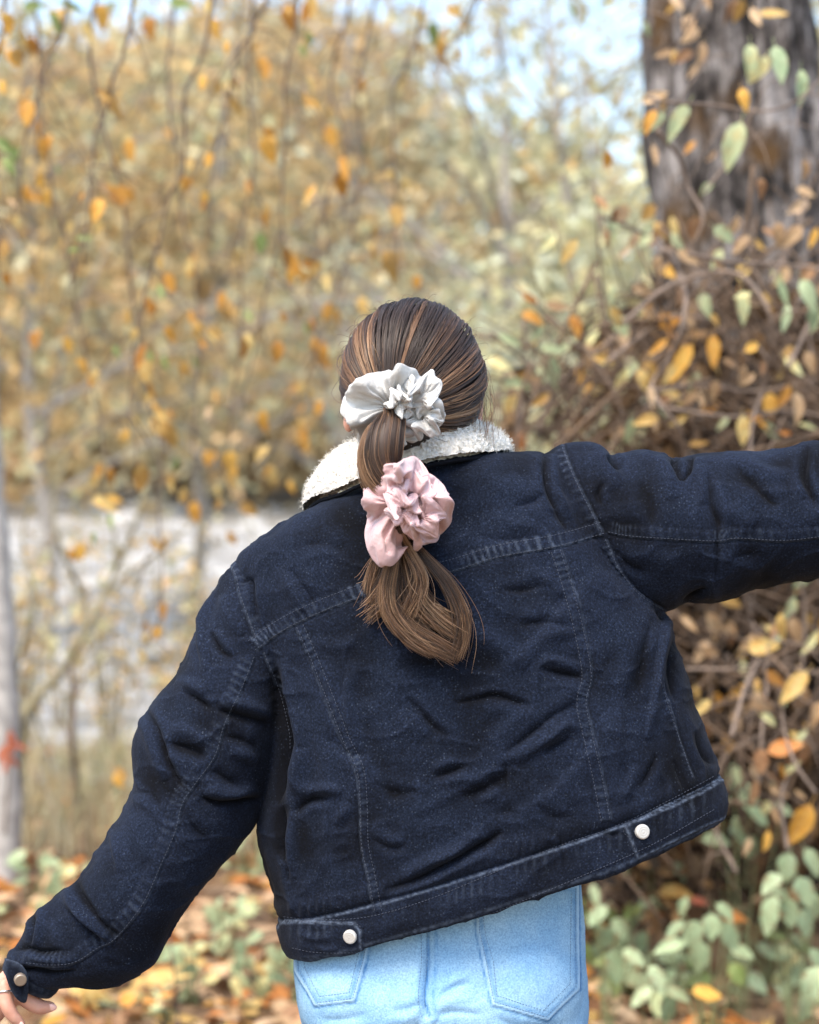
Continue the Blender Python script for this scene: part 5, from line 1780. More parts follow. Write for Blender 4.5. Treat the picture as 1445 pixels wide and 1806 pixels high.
# ------------------------------------------------------------------ far woodland across the river (one mass)
TAN = [(.48, .33, .18), (.55, .38, .20), (.42, .30, .17), (.49, .39, .23), (.40, .33, .19), (.60, .40, .18)]
OLIVE = [(.42, .40, .24), (.48, .45, .28), (.38, .37, .23), (.52, .47, .30), (.48, .41, .25)]
pos = []; colr = []
r_ = np.random.default_rng(77)
for k in range(60):
    y = r_.uniform(30, 62); px = r_.uniform(-250, 1700)
    x = (px - CX) * (y + 2) / FPX
    base = float(ground_z(x, y))
    top_px = 20 + 150 * r_.random() if px < 760 or px > 1130 else r_.uniform(170, 340)
    h = max(4.0, CAM_Z - (top_px - CY) * (y + 2) / FPX - base)
    n = 1300
    w = h * r_.uniform(.26, .38)
    # clumps up a narrow crown
    nc = 40
    cz = r_.uniform(.08, 1, nc); cr = w * (1 - .65 * cz ** 1.5)
    ca = r_.uniform(0, 6.28, nc); cd = np.sqrt(r_.uniform(0, 1, nc))
    cc_ = np.stack([x + cr * cd * np.cos(ca), y + cr * cd * np.sin(ca), base + cz * h], 1)
    ci = r_.integers(0, nc, n)
    p_ = cc_[ci] + r_.normal(0, 1, (n, 3)) * np.array([.55, .55, .45]) * (h / 12)
    pos.append(p_)
    hues = TAN if (px < 700 and r_.random() < .65) or r_.random() < .2 else OLIVE
    sh = pick(hues, nc, 100 + k, .2)[ci]
    colr.append(np.clip(sh * r_.uniform(.75, 1.25, (n, 1)), 0, 1))
for k in range(60):        # low growth along the far edge of the shingle
    y = r_.uniform(36, 47); px = r_.uniform(-60, 900) if k % 5 else r_.uniform(900, 1300)
    x = (px - CX) * (y + 2) / FPX; base = float(ground_z(x, y)); n = 260; s_ = r_.uniform(.5, 1.5) * (y / 36)
    pos.append(np.array([x, y, base + s_ * .5]) + r_.normal(0, 1, (n, 3)) * np.array([s_ * 1.1, s_ * .8, s_ * .55]))
    colr.append(np.clip(pick(OLIVE + TAN, 1, 700 + k, .2) * r_.uniform(.65, 1.2, (n, 1)), 0, 1))
for k in range(44):        # the wood goes on to both sides of the frame
    y = r_.uniform(30, 62); px = r_.uniform(-2600, -250) if k % 2 else r_.uniform(1700, 4000)
    x = (px - CX) * (y + 2) / FPX; base = float(ground_z(x, y)); h = r_.uniform(9, 16); n = 800; w = h * .34
    cz = r_.uniform(.05, 1, 30); ca = r_.uniform(0, 6.28, 30); cd = np.sqrt(r_.uniform(0, 1, 30)) * w * (1 - .65 * cz ** 1.5)
    cc_ = np.stack([x + cd * np.cos(ca), y + cd * np.sin(ca), base + cz * h], 1); ci = r_.integers(0, 30, n)
    pos.append(cc_[ci] + r_.normal(0, 1, (n, 3)) * np.array([.8, .8, .6]) * (h / 12))
    colr.append(np.clip(pick(TAN + OLIVE, 30, 900 + k, .2)[ci] * r_.uniform(.75, 1.25, (n, 1)), 0, 1))
pos = np.vstack(pos); colr = np.vstack(colr)
co, q, c = cloud(pos, .34, colr, seed=3)
wood = cloud_obj('far_woodland', co, q, c, M_LEAFCLOUD)
tag(wood, 'hazy tan and olive autumn wood across the river', 'woodland', kind='stuff')
mbt = MB()
for k in range(40):
    y = r_.uniform(30, 60); px = r_.uniform(-50, 1500); x = (px - CX) * (y + 2) / FPX; b0 = float(ground_z(x, y))
    hh = r_.uniform(7, 15); lean = r_.uniform(-.8, .8)
    mbt.tube([(x, y, b0 - .2), (x + lean * .3, y, b0 + hh * .5), (x + lean, y, b0 + hh)], [.16, .11, .03], 7)
M_GREYBARK = plain('pale_bark', (.28, .25, .22), .9, 0, 14, .35)
tk = mbt.build('far_trunks', M_GREYBARK)
tag(tk, 'thin pale trunks in the wood across the river', 'trunks', kind='stuff')
# ------------------------------------------------------------------ middle-distance trees and shrubs
def grow(base, h, lean, n_br, seed, r0=.06, spread=.5, upw=.6):
    """trunk and branch polylines of a loose small tree"""
    r = np.random.default_rng(seed)
    base = np.array(base, float)
    tr = [base]
    for k in range(1, 7):
        tr.append(base + np.array([lean[0] * (k / 6) ** 1.3 + r.normal(0, .03) * h * .3, lean[1] * k / 6 + r.normal(0, .02) * h, h * k / 6]))
    tr = catmull(tr, 19)
    br = []
    for i in range(n_br):
        s = r.uniform(.2, .95); p = tr[int(s * 18)]
        a = r.uniform(0, 6.28); L = h * spread * (1.1 - .6 * s) * r.uniform(.6, 1.2)
        d = np.array([math.cos(a), math.sin(a), 0])
        pts = [p, p + d * L * .35 + np.array([0, 0, L * upw * .35]), p + d * L * .7 + np.array([0, 0, L * upw * .55]) + r.normal(0, .05, 3) * L, p + d * L + np.array([0, 0, L * upw * r.uniform(.2, 1.0)])]
        br.append((catmull(pts, 9), r0 * (1 - .7 * s) * .55))
    return tr, br


def small_tree(name, px, y, h, hues, nleaf, leaf_size, seed, label, cat, group=None, lean=(0, 0), n_br=16, r0=.05, spread=.5, upw=.6, bark=None, scatter=.25, zbase=None, low=0.0):
    x = (px - CX) * (y - CAM_Y) / FPX
    base = (0, 0, 0)
    root = bpy.data.objects.new(name, None); COL.objects.link(root)
    root.location = (x, y, (float(ground_z(x, y)) if zbase is None else zbase) - .05)
    tag(root, label, cat, group)
    tr, br = grow(base, h, lean, n_br, seed, r0, spread, upw)
    mb = MB(); mb.tube(tr, np.linspace(r0, r0 * .2, len(tr)), 8); mb.build('trunk', bark or M_GREYBARK, root)
    mb = MB()
    for p, rr in br: mb.tube(p, np.linspace(rr, rr * .25, len(p)), 5)
    mb.build('branches', bark or M_GREYBARK, root)
    r = np.random.default_rng(seed + 9)
    pts = np.vstack([p[2:] for p, _ in br] + [tr[12:]])
    pts = pts[pts[:, 2] > low * h]
    ci = r.integers(0, len(pts), nleaf)
    pos = pts[ci] + r.normal(0, 1, (nleaf, 3)) * scatter
    tone = pick(hues, len(pts), seed + 3, .25)[ci]
    co, q, c = cloud(pos, leaf_size, np.clip(tone * r.uniform(.75, 1.25, (nleaf, 1)), 0, 1), seed=seed)
    cloud_obj('crown', co, q, c, M_LEAFCLOUD, root)
    return root


GOLD = [(.54, .35, .14), (.58, .40, .17), (.48, .35, .17), (.54, .42, .22), (.46, .34, .17)]
PALEYG = [(.52, .49, .27), (.58, .53, .30), (.46, .45, .25), (.56, .48, .27)]
GREYG = [(.44, .46, .33), (.50, .51, .37), (.40, .42, .31), (.54, .53, .38)]
M_OLIVEBARK = plain('lichen_bark', (.20, .17, .10), .9, 0, 25, .45)
small_tree('golden_tree', 330, 17.0, 7.6, GOLD + GOLD + OLIVE + TAN, 3600, .13, 201, 'tall golden tree on the left across the shingle', 'tree', lean=(.6, 0), n_br=34, r0=.08, spread=.42, scatter=.42, low=.25)
small_tree('golden_tree', 80, 14.0, 6.8, PALEYG + GOLD + GOLD + OLIVE, 3600, .12, 202, 'golden tree at the far left edge behind the pale trunk', 'tree', lean=(-.3, 0), n_br=34, r0=.07, spread=.42, scatter=.40, low=.22)
small_tree('bronze_tree', 600, 20.0, 8.0, TAN + GOLD, 2600, .15, 203, 'bronze leaved tree rising above the head', 'tree', lean=(.2, 0), n_br=34, r0=.15, spread=.36, scatter=.42, low=.3)
small_tree('olive_tree', 880, 15.0, 7.5, OLIVE + GREYG, 1400, .11, 204, 'thin grey green tree between the head and the big trunk', 'tree', lean=(.2, 0), n_br=26, r0=.10, spread=.40, scatter=.34, upw=.8)
small_tree('olive_tree', 1060, 12.0, 6.2, OLIVE + PALEYG, 1200, .10, 205, 'sparse olive tree just left of the big trunk', 'tree', lean=(-.5, 0), n_br=26, r0=.08, spread=.42, scatter=.32, upw=.7)
# shrubs low behind the person
for i, (px, y, h, hues, lab, n) in enumerate((
        (120, 38, 8.0, PALEYG + TAN, 'tall yellow green shrub behind the pale trunk', 3600),
        (330, 40, 8.5, PALEYG + GREYG, 'loose yellow green shrub left of the head', 3200),
        (560, 39, 7.5, GREYG + OLIVE, 'grey green shrub right beside the head on the left', 3000),
        (860, 8.5, 2.5, GREYG, 'pale grey green shrub right of the head', 3400),
        (1010, 7.2, 2.35, GREYG + PALEYG, 'pale green shrub at the left foot of the big trunk', 3400),
        (1440, 9.0, 4.6, GOLD + PALEYG, 'golden shrub behind the big trunk at the right edge', 2500))):
    small_tree('shrub', px, y, h, hues, n, .075 if y < 20 else .26, 230 + i, lab, 'shrub', 'shrubs behind the person', n_br=30, r0=.03, spread=.45, upw=.9, bark=M_OLIVEBARK, scatter=.17 if y < 20 else .5, low=.1)

# ------------------------------------------------------------------ the big trunk on the right
def bark_mat():
    m, nt, b = nodes_of('furrowed_bark')
    L = nt.links.new
    tc = N(nt, 'ShaderNodeTexCoord')
    mp = N(nt, 'ShaderNodeMapping'); mp.inputs['Scale'].default_value = (1, 1, .35); L(tc.outputs['Object'], mp.inputs['Vector'])
    n1 = N(nt, 'ShaderNodeTexNoise', i_Scale=13.0, i_Detail=7.0, i_Roughness=.75); L(mp.outputs[0], n1.inputs['Vector'])
    r1 = ramp(nt, [(.41, (.014, .012, .011)), (.5, (.095, .082, .077)), (.60, (.31, .285, .275))]); L(n1.outputs['Fac'], r1.inputs[0])
    n2 = N(nt, 'ShaderNodeTexNoise', i_Scale=2.6, i_Detail=5.0, i_Roughness=.6); L(tc.outputs['Object'], n2.inputs['Vector'])
    r2 = ramp(nt, [(.56, (0, 0, 0)), (.66, (1, 1, 1))]); L(n2.outputs['Fac'], r2.inputs[0])
    mx = N(nt, 'ShaderNodeMixRGB'); L(r2.outputs[0], mx.inputs[0]); L(r1.outputs[0], mx.inputs[1]); mx.inputs[2].default_value = (.085, .048, .02, 1)
    L(mx.outputs[0], b.inputs['Base Color'])
    b.inputs['Roughness'].default_value = .92; b.inputs['Specular IOR Level'].default_value = .2
    bp = N(nt, 'ShaderNodeBump', i_Strength=.8, i_Distance=.03); L(n1.outputs['Fac'], bp.inputs['Height']); L(bp.outputs[0], b.inputs['Normal'])
    return m


TY = 3.4
root = bpy.data.objects.new('big_tree', None); COL.objects.link(root)
bx = P(1320, 900, TY).x
root.location = (bx, TY, 0)
tag(root, 'thick old tree trunk with furrowed grey brown bark at the right', 'tree')
rows, cols = 140, 120
zz = np.linspace(-.2, 7, rows)
th = np.linspace(0, 2 * math.pi, cols, endpoint=False)
Zg, Tg = np.meshgrid(zz, th, indexing='ij')
axis_x = np.interp(zz, [-.2, 1.2, 2.3, 3.1, 7], [.03, .01, -.035, -.075, -.15])
rad = np.interp(zz, [-.2, .3, 1.0, 2.2, 3.2, 7], [.46, .38, .315, .275, .262, .20])
R_ = rad[:, None] * np.ones_like(Tg)
pc = np.stack([np.cos(Tg), np.sin(Tg), Zg * .33], -1).reshape(-1, 3)
R_ += (.10 * (np.abs(vnoise(pc, 4.5, 61, 4)) - .25) + .02 * vnoise(pc, 2.0, 62, 2) + .012 * vnoise(np.stack([np.cos(Tg) * 1, np.sin(Tg), Zg], -1).reshape(-1, 3), 14, 63, 2)).reshape(R_.shape)
co = np.stack([axis_x[:, None] + R_ * np.cos(Tg), R_ * np.sin(Tg), Zg], -1).reshape(-1, 3)
link('trunk', fast_mesh('trunk', co, grid_faces(rows, cols)), bark_mat(), root)
mb = MB()
for k in range(4):
    a = rng.uniform(-.8, .8) + k * 1.6; z0 = 4.6 + .5 * k
    d = np.array([math.cos(a), math.sin(a), .6])
    mb.tube(catmull([np.array([-.1, 0, z0]), np.array([-.1, 0, z0]) + d * .8, np.array([-.1, 0, z0]) + d * 1.9 + [0, 0, .3]], 10), np.linspace(.11, .03, 10), 8)
mb.build('limb', M_GREYBARK, root)

# ------------------------------------------------------------------ pale slim tree at the left edge with drooping leafy twigs
M_BIRCH = plain('pale_smooth_bark', (.36, .34, .32), .8, 0, 18, .35)
M_TWIG = plain('dark_twig', (.11, .075, .055), .85, 0, 40, .3)
LY = 4.2
wt = bpy.data.objects.new('drooping_tree', None); COL.objects.link(wt)
b0 = P(4, 1540, LY); wt.location = (b0.x, LY, 0)
tag(wt, 'slim pale trunked tree at the left edge, twigs of orange leaves hanging over', 'tree')
W0 = np.array([b0.x, LY, 0])


def rel(px, py, y): return np.array(P(px, py, y)) - W0


mb = MB()
tp = catmull([np.array([0, 0, -.1]), rel(6, 1400, LY), rel(2, 1200, LY), rel(-8, 1000, LY), rel(-22, 800, LY), rel(-34, 560, LY), rel(-70, 200, LY), rel(-100, -200, LY), rel(-60, -700, LY)], 40)
mb.tube(tp, np.linspace(.072, .03, 40) * (1 + .08 * np.sin(np.arange(40) * 1.7)), 12); mb.build('trunk', M_BIRCH, wt)
# limbs arch over the top of the frame
mb = MB()
LIMBS = [([(-80, 0), (60, -220), (300, -300), (560, -160)], 3.6), ([(-90, -150), (200, -420), (520, -420), (800, -260)], 3.0), ([(-100, -60), (0, -200), (130, -240), (260, -120)], 2.4)]
for pts, y in LIMBS:
    pp = [rel(pts[0][0], pts[0][1], LY)] + [rel(a, b_, LY + (y - LY) * min(1, k * .5)) for k, (a, b_) in enumerate(pts[1:], 1)]
    mb.tube(catmull(pp, 24), np.linspace(.03, .012, 24), 7)
mb.build('limb', M_BIRCH, wt)
TWIGS = [  # hanging twigs: pixel path, depth
    ([(540, -120), (528, 0), (505, 120), (492, 260), (486, 400), (462, 520), (440, 640), (425, 740)], 2.9),
    ([(500, -120), (470, 30), (425, 110), (412, 190), (380, 290), (372, 420)], 2.6),
    ([(400, -120), (372, 60), (335, 180), (332, 300), (300, 400), (275, 520), (250, 640), (246, 760), (250, 850)], 2.5),
    ([(260, -120), (215, 60), (195, 180), (172, 300), (165, 390), (150, 470)], 2.3),
    ([(130, -120), (110, 40), (60, 150), (40, 260), (30, 400)], 2.6),
    ([(20, -120), (5, 60), (-10, 200), (6, 360), (10, 450)], 2.2),
    ([(640, -120), (600, 40), (580, 160), (600, 280), (560, 380), (545, 470), (520, 560)], 3.2),
    ([(760, -120), (735, 60), (700, 160), (700, 300), (698, 380), (690, 470)], 3.3),
    ([(330, -120), (300, 120), (320, 300), (345, 470), (352, 600), (345, 740), (340, 900)], 3.4),
    ([(460, -120), (440, 100), (450, 300), (430, 450), (432, 610), (408, 810), (395, 900)], 3.6),
    ([(690, -120), (640, 120), (640, 300), (600, 480), (560, 600), (535, 700), (530, 790)], 3.9),
    ([(200, -120), (160, 100), (220, 300), (240, 460), (270, 690), (290, 760), (282, 900), (285, 1080), (250, 1155)], 3.0),
    ([(60, -120), (70, 100), (85, 260), (110, 420), (150, 600), (180, 760), (186, 890)], 3.2),
    ([(860, -120), (830, 0), (790, 70), (760, 130)], 3.0),
]
twig_objs = []
for pts, y in TWIGS:
    mb = MB()
    pp = catmull([rel(a, b_, y) for a, b_ in pts], 40)
    jt = np.cumsum(np.random.default_rng(len(twig_objs)).normal(0, .004, (40, 3)), axis=0); jt -= np.linspace(0, 1, 40)[:, None] * jt[-1]
    pp = pp + jt
    mb.tube(pp, np.linspace(.0055, .0018, 40), 5)
    for k in range(9):       # side shoots
        i = rng.randrange(6, 37)
        d = np.array([rng.uniform(-1, 1), rng.uniform(-.6, .6), rng.uniform(-1.2, .1)])
        L = rng.uniform(.08, .26)
        mb.tube(catmull([pp[i], pp[i] + d * L * .5, pp[i] + d * L + [0, 0, -L * .3]], 7), np.linspace(.0025, .0011, 7), 4)
    t = mb.build('twig', M_TWIG, wt)
    twig_objs.append((t, catmull([(a, b_) for a, b_ in pts], 40), y))
# ------------------------------------------------------------------ leaves that can be told apart
def nearest_twig(px, py):
    best = None
    for t, s, y in twig_objs:
        d = np.min(np.hypot(s[:, 0] - px, s[:, 1] - py))
        if best is None or d < best[0]: best = (d, t, y)
    return best[1], best[2]


def tleaf(px, py, size, ang, colour, y=None):
    t, ty = nearest_twig(px, py)
    o = leaf_at(px, py, (ty if y is None else y) + rng.uniform(-.05, .05), size, ang, colour, t)
    o.matrix_basis = Matrix.Translation(-Vector(W0)) @ o.matrix_basis
    return o


HANG = [  # traced orange leaves: x, y, size, direction
    (170, 388, 52, 95), (230, 265, 44, 80), (200, 340, 36, 60), (78, 262, 34, 85), (196, 182, 40, 60), (172, 370, 40, 110), (42, 70, 40, 90), (20, 100, 40, 80),
    (48, 200, 40, 80), (15, 40, 36, 60), (8, 440, 36, 80), (12, 493, 30, 90), (45, 345, 34, 85), (84, 350, 34, 70), (70, 320, 30, 90), (252, 632, 52, 85), (266, 690, 46, 75),
    (258, 655, 40, 100), (297, 765, 56, 80), (285, 750, 44, 60), (250, 846, 50, 95), (186, 890, 38, 20), (345, 905, 36, 85), (286, 1078, 34, 88), (252, 1158, 26, 80), (142, 975, 30, 90),
    (355, 607, 36, 80), (376, 592, 34, 55), (432, 612, 38, 95), (440, 600, 30, 60), (466, 745, 44, 95), (405, 816, 38, 90), (404, 845, 28, 70), (462, 800, 34, 130), (538, 780, 42, 90),
    (530, 690, 26, 120), (562, 720, 26, 90), (583, 554, 32, 110), (560, 612, 40, 85), (700, 380, 34, 88), (690, 466, 46, 60), (735, 498, 32, 90), (552, 466, 36, 10), (520, 470, 50, 80),
    (512, 490, 40, 110), (578, 500, 34, 70), (337, 475, 36, 85), (420, 455, 38, 90), (470, 375, 36, 85), (474, 265, 40, 85), (478, 240, 30, 60), (415, 186, 38, 60), (465, 120, 36, 85),
    (548, 150, 32, 80), (540, 180, 30, 60), (610, 300, 44, 75), (602, 330, 34, 90), (585, 240, 34, 80), (548, 340, 34, 120), (390, 530, 36, 85), (405, 545, 40, 70), (400, 555, 30, 100),
    (325, 325, 34, 85), (380, 50, 40, 80), (370, 15, 40, 60), (550, 10, 50, 85), (510, 30, 40, 75), (640, 150, 28, 85), (155, 60, 34, 85), (100, 30, 38, 60), (180, 30, 38, 90), (265, 50, 36, 80),
    (215, 345, 34, 85), (205, 290, 30, 70), (300, 500, 30, 80), (265, 540, 28, 85), (330, 650, 30, 80), (380, 700, 30, 85), (365, 810, 30, 85), (300, 850, 30, 80), (326, 880, 26, 80),
    (440, 900, 34, 30), (215, 770, 28, 80), (120, 610, 26, 80), (150, 650, 24, 85), (60, 600, 26, 80), (480, 840, 30, 75), (515, 860, 30, 60), (360, 350, 30, 80), (440, 330, 28, 75),
    (640, 540, 30, 85), (660, 450, 28, 80), (490, 620, 30, 80), (500, 560, 30, 85), (575, 640, 28, 80), (595, 560, 26, 85), (300, 590, 30, 80), (225, 560, 28, 80), (340, 560, 26, 85),
    (832, 550, 22, 85), (775, 90, 40, 85), (800, 20, 36, 60), (745, 30, 34, 80), (290, 960, 24, 80), (410, 950, 24, 60), (215, 1365, 34, 35), (370, 245, 28, 90),
]
for x, y, s, a in HANG:
    s *= 1.12
    if rng.random() < .4: tleaf(x + rng.uniform(-16, 16), y + rng.uniform(-16, 16), s * .8, a + rng.uniform(-40, 40), rng.choice(['orange', 'yellow']))
    col = rng.choice(['orange', 'orange', 'yellow', 'orange', 'orange', 'yellow'])
    tleaf(x, y, s * rng.uniform(.75, 1.25), a + rng.uniform(-15, 15), col)
for x, y, s, a in [(545, 70, 30, 80), (640, 265, 30, 100), (265, 630, 26, 80), (125, 15, 50, 30), (100, 40, 44, 60), (60, 10, 44, 0), (320, 6, 48, 10), (12, 260, 50, 40), (30, 275, 40, 100), (15, 290, 36, 60),
                   (460, 430, 40, 95), (290, 640, 28, 80), (205, 620, 22, 70), (165, 950, 26, 85), (195, 920, 30, 85), (285, 515, 30, 70), (440, 560, 28, 60), (540, 580, 24, 80), (310, 820, 30, 100), (1010, 20, 26, 60),
                   (765, 60, 46, 85), (535, 90, 24, 70), (345, 640, 26, 80), (100, 300, 20, 80), (150, 420, 30, 0), (135, 445, 34, 5)]:
    tleaf(x, y, s, a, 'green')
for k in range(90):      # further leaves scattered on the twigs
    t, s, y = rng.choice(twig_objs)
    i = rng.randrange(8, 39)
    o = leaf_at(s[i, 0] + rng.gauss(0, 15), s[i, 1] + rng.gauss(0, 15), y + rng.uniform(-.1, .3), rng.uniform(20, 34), rng.uniform(50, 130), rng.choice(['orange', 'yellow', 'yellow', 'tan', 'yellow']), t)
    o.matrix_basis = Matrix.Translation(-Vector(W0)) @ o.matrix_basis

# ------------------------------------------------------------------ saplings at the left
def stem_plant(name, label, cat, paths, mat, group=None):
    """paths: list of (pixel points, depth, r0, r1)"""
    root = bpy.data.objects.new(name, None); COL.objects.link(root)
    p0, y0 = paths[0][0][0], paths[0][1]
    root.location = P(*p0, y0)
    tag(root, label, cat, group)
    off = np.array(root.location)
    objs = []
    for pts, y, r0, r1 in paths:
        mb = MB()
        n = 24
        pp = catmull([np.array(P(a, b_, y + .06 * math.sin(k * 2.1))) - off for k, (a, b_) in enumerate(pts)], n)
        mb.tube(pp, np.linspace(r0, r1, n), 7)
        objs.append(mb.build('stem', mat, root))
    return root, objs


stem_plant('bare_sapling', 'leaning olive barked sapling forking beside the pale trunk', 'sapling', [
    ([(20, 1470), (34, 1360), (40, 1270), (70, 1222), (110, 1185), (150, 1115), (180, 1060), (205, 1000), (240, 920), (262, 840)], 6.0, .030, .007),
    ([(150, 1115), (140, 1040), (105, 960), (95, 880), (130, 770)], 6.0, .016, .005),
    ([(40, 1270), (30, 1180), (60, 1060), (40, 960), (60, 850)], 6.05, .014, .004),
    ([(180, 1060), (230, 1010), (300, 960), (360, 900)], 6.0, .010, .003),
    ([(55, 1240), (80, 1310), (110, 1330), (150, 1350)], 6.0, .008, .003),
    ([(205, 1000), (200, 930), (180, 860), (190, 790)], 6.0, .009, .003)], M_OLIVEBARK)
stem_plant('bare_sapling', 'thin dark upright stem in front of the shingle', 'sapling', [
    ([(134, 1480), (136, 1400), (128, 1310), (130, 1230), (124, 1170)], 5.4, .016, .009),
    ([(130, 1230), (160, 1180), (205, 1165), (240, 1200), (260, 1290)], 5.4, .006, .002),
    ([(128, 1310), (100, 1260), (60, 1245)], 5.4, .006, .002)], M_TWIG)
root, objs = stem_plant('red_leaved_shoot', 'small shoot with red leaves at the foot of the pale trunk', 'plant', [([(8, 1470), (14, 1380), (20, 1300)], 3.9, .006, .002)], M_TWIG)
for x, y, s, a in [(20, 1310, 44, 80), (5, 1330, 40, 120), (36, 1318, 36, 30), (12, 1350, 36, 100), (26, 1345, 30, 60)]:
    o = leaf_at(x, y, 3.85, s, a, 'red', objs[0]); o.matrix_basis = Matrix.Translation(-root.location) @ o.matrix_basis
stem_plant('bare_sapling', 'slender arching twig stems before the shingle near the sleeve', 'sapling', [
    ([(215, 1460), (200, 1300), (180, 1180), (150, 1100)], 7.0, .008, .003), ([(200, 1300), (230, 1200), (220, 1120)], 7.0, .006, .002)], M_OLIVEBARK)
r_, o_ = stem_plant('dry_stalk', 'thin dry stalk standing in the litter below the sleeve', 'stalk', [([(312, 1850), (314, 1780), (306, 1700), (296, 1640)], 2.2, .0034, .002)], M_TWIG)
for x, y, s, a in [(300, 1655, 60, 20), (296, 1648, 44, 100)]:
    o = leaf_at(x, y, 2.2, s, a, 'rust', o_[0]); o.matrix_basis = Matrix.Translation(-r_.location) @ o.matrix_basis

# ------------------------------------------------------------------ bramble thicket at the right
M_STEM = plain('grey_brown_stem', (.175, .128, .098), .85, 0, 30, .35)
bram = bpy.data.objects.new('bramble_thicket', None); COL.objects.link(bram)
bram.location = P(1200, 1300, 2.4); bram.location.z = 0
tag(bram, 'tangled bramble thicket with arching stems and yellowing leaves at the right', 'shrub')
BO = np.array(bram.location)
ARCS = [
    ([(1100, 570), (1180, 505), (1290, 480), (1350, 535), (1362, 610), (1345, 690), (1325, 760), (1330, 900)], 1.9, .0060),
    ([(1215, 448), (1290, 462), (1370, 466), (1450, 476), (1520, 500)], 1.8, .0052),
    ([(1170, 440), (1195, 480), (1210, 520), (1200, 590), (1175, 640), (1150, 680), (1170, 720), (1200, 760), (1210, 840), (1220, 1000)], 2.0, .0070),
    ([(1070, 640), (1120, 600), (1180, 560), (1240, 560)], 2.1, .0055),
    ([(950, 760), (980, 690), (1030, 640), (1090, 590)], 2.3, .0080),
    ([(1000, 600), (1080, 640), (1150, 650), (1180, 640)], 2.2, .0050),
    ([(1060, 380), (1110, 400), (1150, 420), (1190, 450)], 2.2, .0050),
    ([(1150, 690), (1230, 680), (1330, 690), (1445, 670)], 2.1, .0050),
    ([(1180, 720), (1290, 735), (1390, 725), (1460, 735)], 2.0, .0048),
    ([(1240, 0), (1200, 70), (1170, 110)], 2.3, .0050), ([(1140, 170), (1180, 180), (1260, 185), (1340, 196), (1400, 180), (1470, 120)], 1.7, .0040),
    ([(1160, 230), (1200, 280), (1215, 330), (1240, 380), (1225, 430)], 2.0, .0055), ([(1330, 190), (1310, 240), (1280, 290), (1240, 340)], 1.9, .0045),
    ([(1360, 500), (1400, 420), (1430, 330), (1460, 260)], 2.1, .0050), ([(1390, 650), (1430, 560), (1445, 470)], 2.0, .0060),
    ([(910, 790), (920, 720), (930, 660), (950, 600)], 2.4, .0060), ([(870, 700), (930, 690), (1000, 680), (1060, 690)], 2.4, .0050),
    ([(1290, 1300), (1320, 1200), (1370, 1120), (1400, 1080)], 1.8, .0050), ([(1340, 1380), (1345, 1280), (1352, 1200), (1330, 1100)], 1.9, .0048),
    ([(1210, 1180), (1290, 1180), (1360, 1170), (1450, 1190)], 2.1, .0045), ([(1390, 1500), (1380, 1400), (1420, 1300), (1450, 1180)], 2.0, .0050),
    ([(1300, 1540), (1260, 1450), (1270, 1350), (1310, 1250)], 2.2, .0050), ([(1440, 1400), (1400, 1340), (1380, 1260), (1395, 1190)], 1.8, .0045),
    ([(1250, 870), (1300, 1000), (1330, 1130), (1320, 1300)], 2.3, .0055), ([(1420, 840), (1400, 960), (1420, 1080), (1410, 1240)], 2.2, .0055),
]
stem_objs = []
for pts, y, r0 in ARCS:
    mb = MB()
    n = 30
    pp = catmull([np.array(P(a, b_, y + .08 * math.sin(k * 1.7 + r0 * 900))) - BO for k, (a, b_) in enumerate(pts)], n)
    mb.tube(pp, np.linspace(r0, r0 * .55, n), 7)
    for k in range(4):
        i = rng.randrange(4, 28); d = np.array([rng.uniform(-1, 1), rng.uniform(-.7, .5), rng.uniform(-1, .9)]); L = rng.uniform(.06, .2)
        mb.tube(catmull([pp[i], pp[i] + d * L * .6, pp[i] + d * L + [0, 0, -.3 * L]], 7), np.linspace(r0 * .45, .001, 7), 5)
    stem_objs.append((mb.build('stem', M_STEM, bram), catmull(pts, 30), y))
# the dense tangle behind: thin dead stems, uncountable
mb = MB()
for k in range(520):
    px, py, y = rng.uniform(880, 1600), rng.uniform(470, 1420), rng.uniform(2.1, 3.1)
    if px < 1100 and py < 520 + (1100 - px) * .6: continue
    p = np.array(P(px, py, y)) - BO
    a = rng.uniform(0, 6.28); L = rng.uniform(.25, .8)
    d = np.array([math.cos(a), rng.uniform(-.4, .4), math.sin(a)])
    q = np.array([rng.uniform(-.4, .4), rng.uniform(-.3, .3), rng.uniform(-.5, .3)])
    pts = [p - d * L * .5, p + q * L * .3, p + d * L * .5 + [0, 0, -.15 * L]]
    for v in pts: v[2] = max(v[2], .05)
    mb.tube(catmull(pts, 10), np.linspace(.0042, .0016, 10) * rng.uniform(.6, 1.6), 4)
M_DEADSTEM = plain('dead_stem', (.12, .078, .050), .9, 0, 20, .5)
tg = mb.build('tangle', M_DEADSTEM, bram); tg['kind'] = 'stuff'
r_ = np.random.default_rng(91)
n = 5200
pp = np.stack([r_.uniform(880, 1650, n), r_.uniform(500, 1640, n)], 1); yy = r_.uniform(2.5, 3.4, n)
ok = ~((pp[:, 0] < 1120) & (pp[:, 1] < 540 + (1120 - pp[:, 0]) * .55)) & (r_.uniform(0, 1, n) < smoothstep(860, 1180, pp[:, 0]) + .15); pp, yy = pp[ok], yy[ok]
pos = np.array([P(a, b_, c_) for (a, b_), c_ in zip(pp, yy)]) - BO
pos[:, 2] = np.maximum(pos[:, 2], .06)
co, q, c = cloud(pos, .06, pick([(.035, .019, .010), (.06, .033, .016), (.02, .012, .008), (.13, .072, .032), (.03, .02, .012), (.20, .115, .05)], len(pos), 5, .35), seed=17)
dl = cloud_obj('dead_leaves', co, q, c, M_LEAFCLOUD, bram); dl['kind'] = 'stuff'


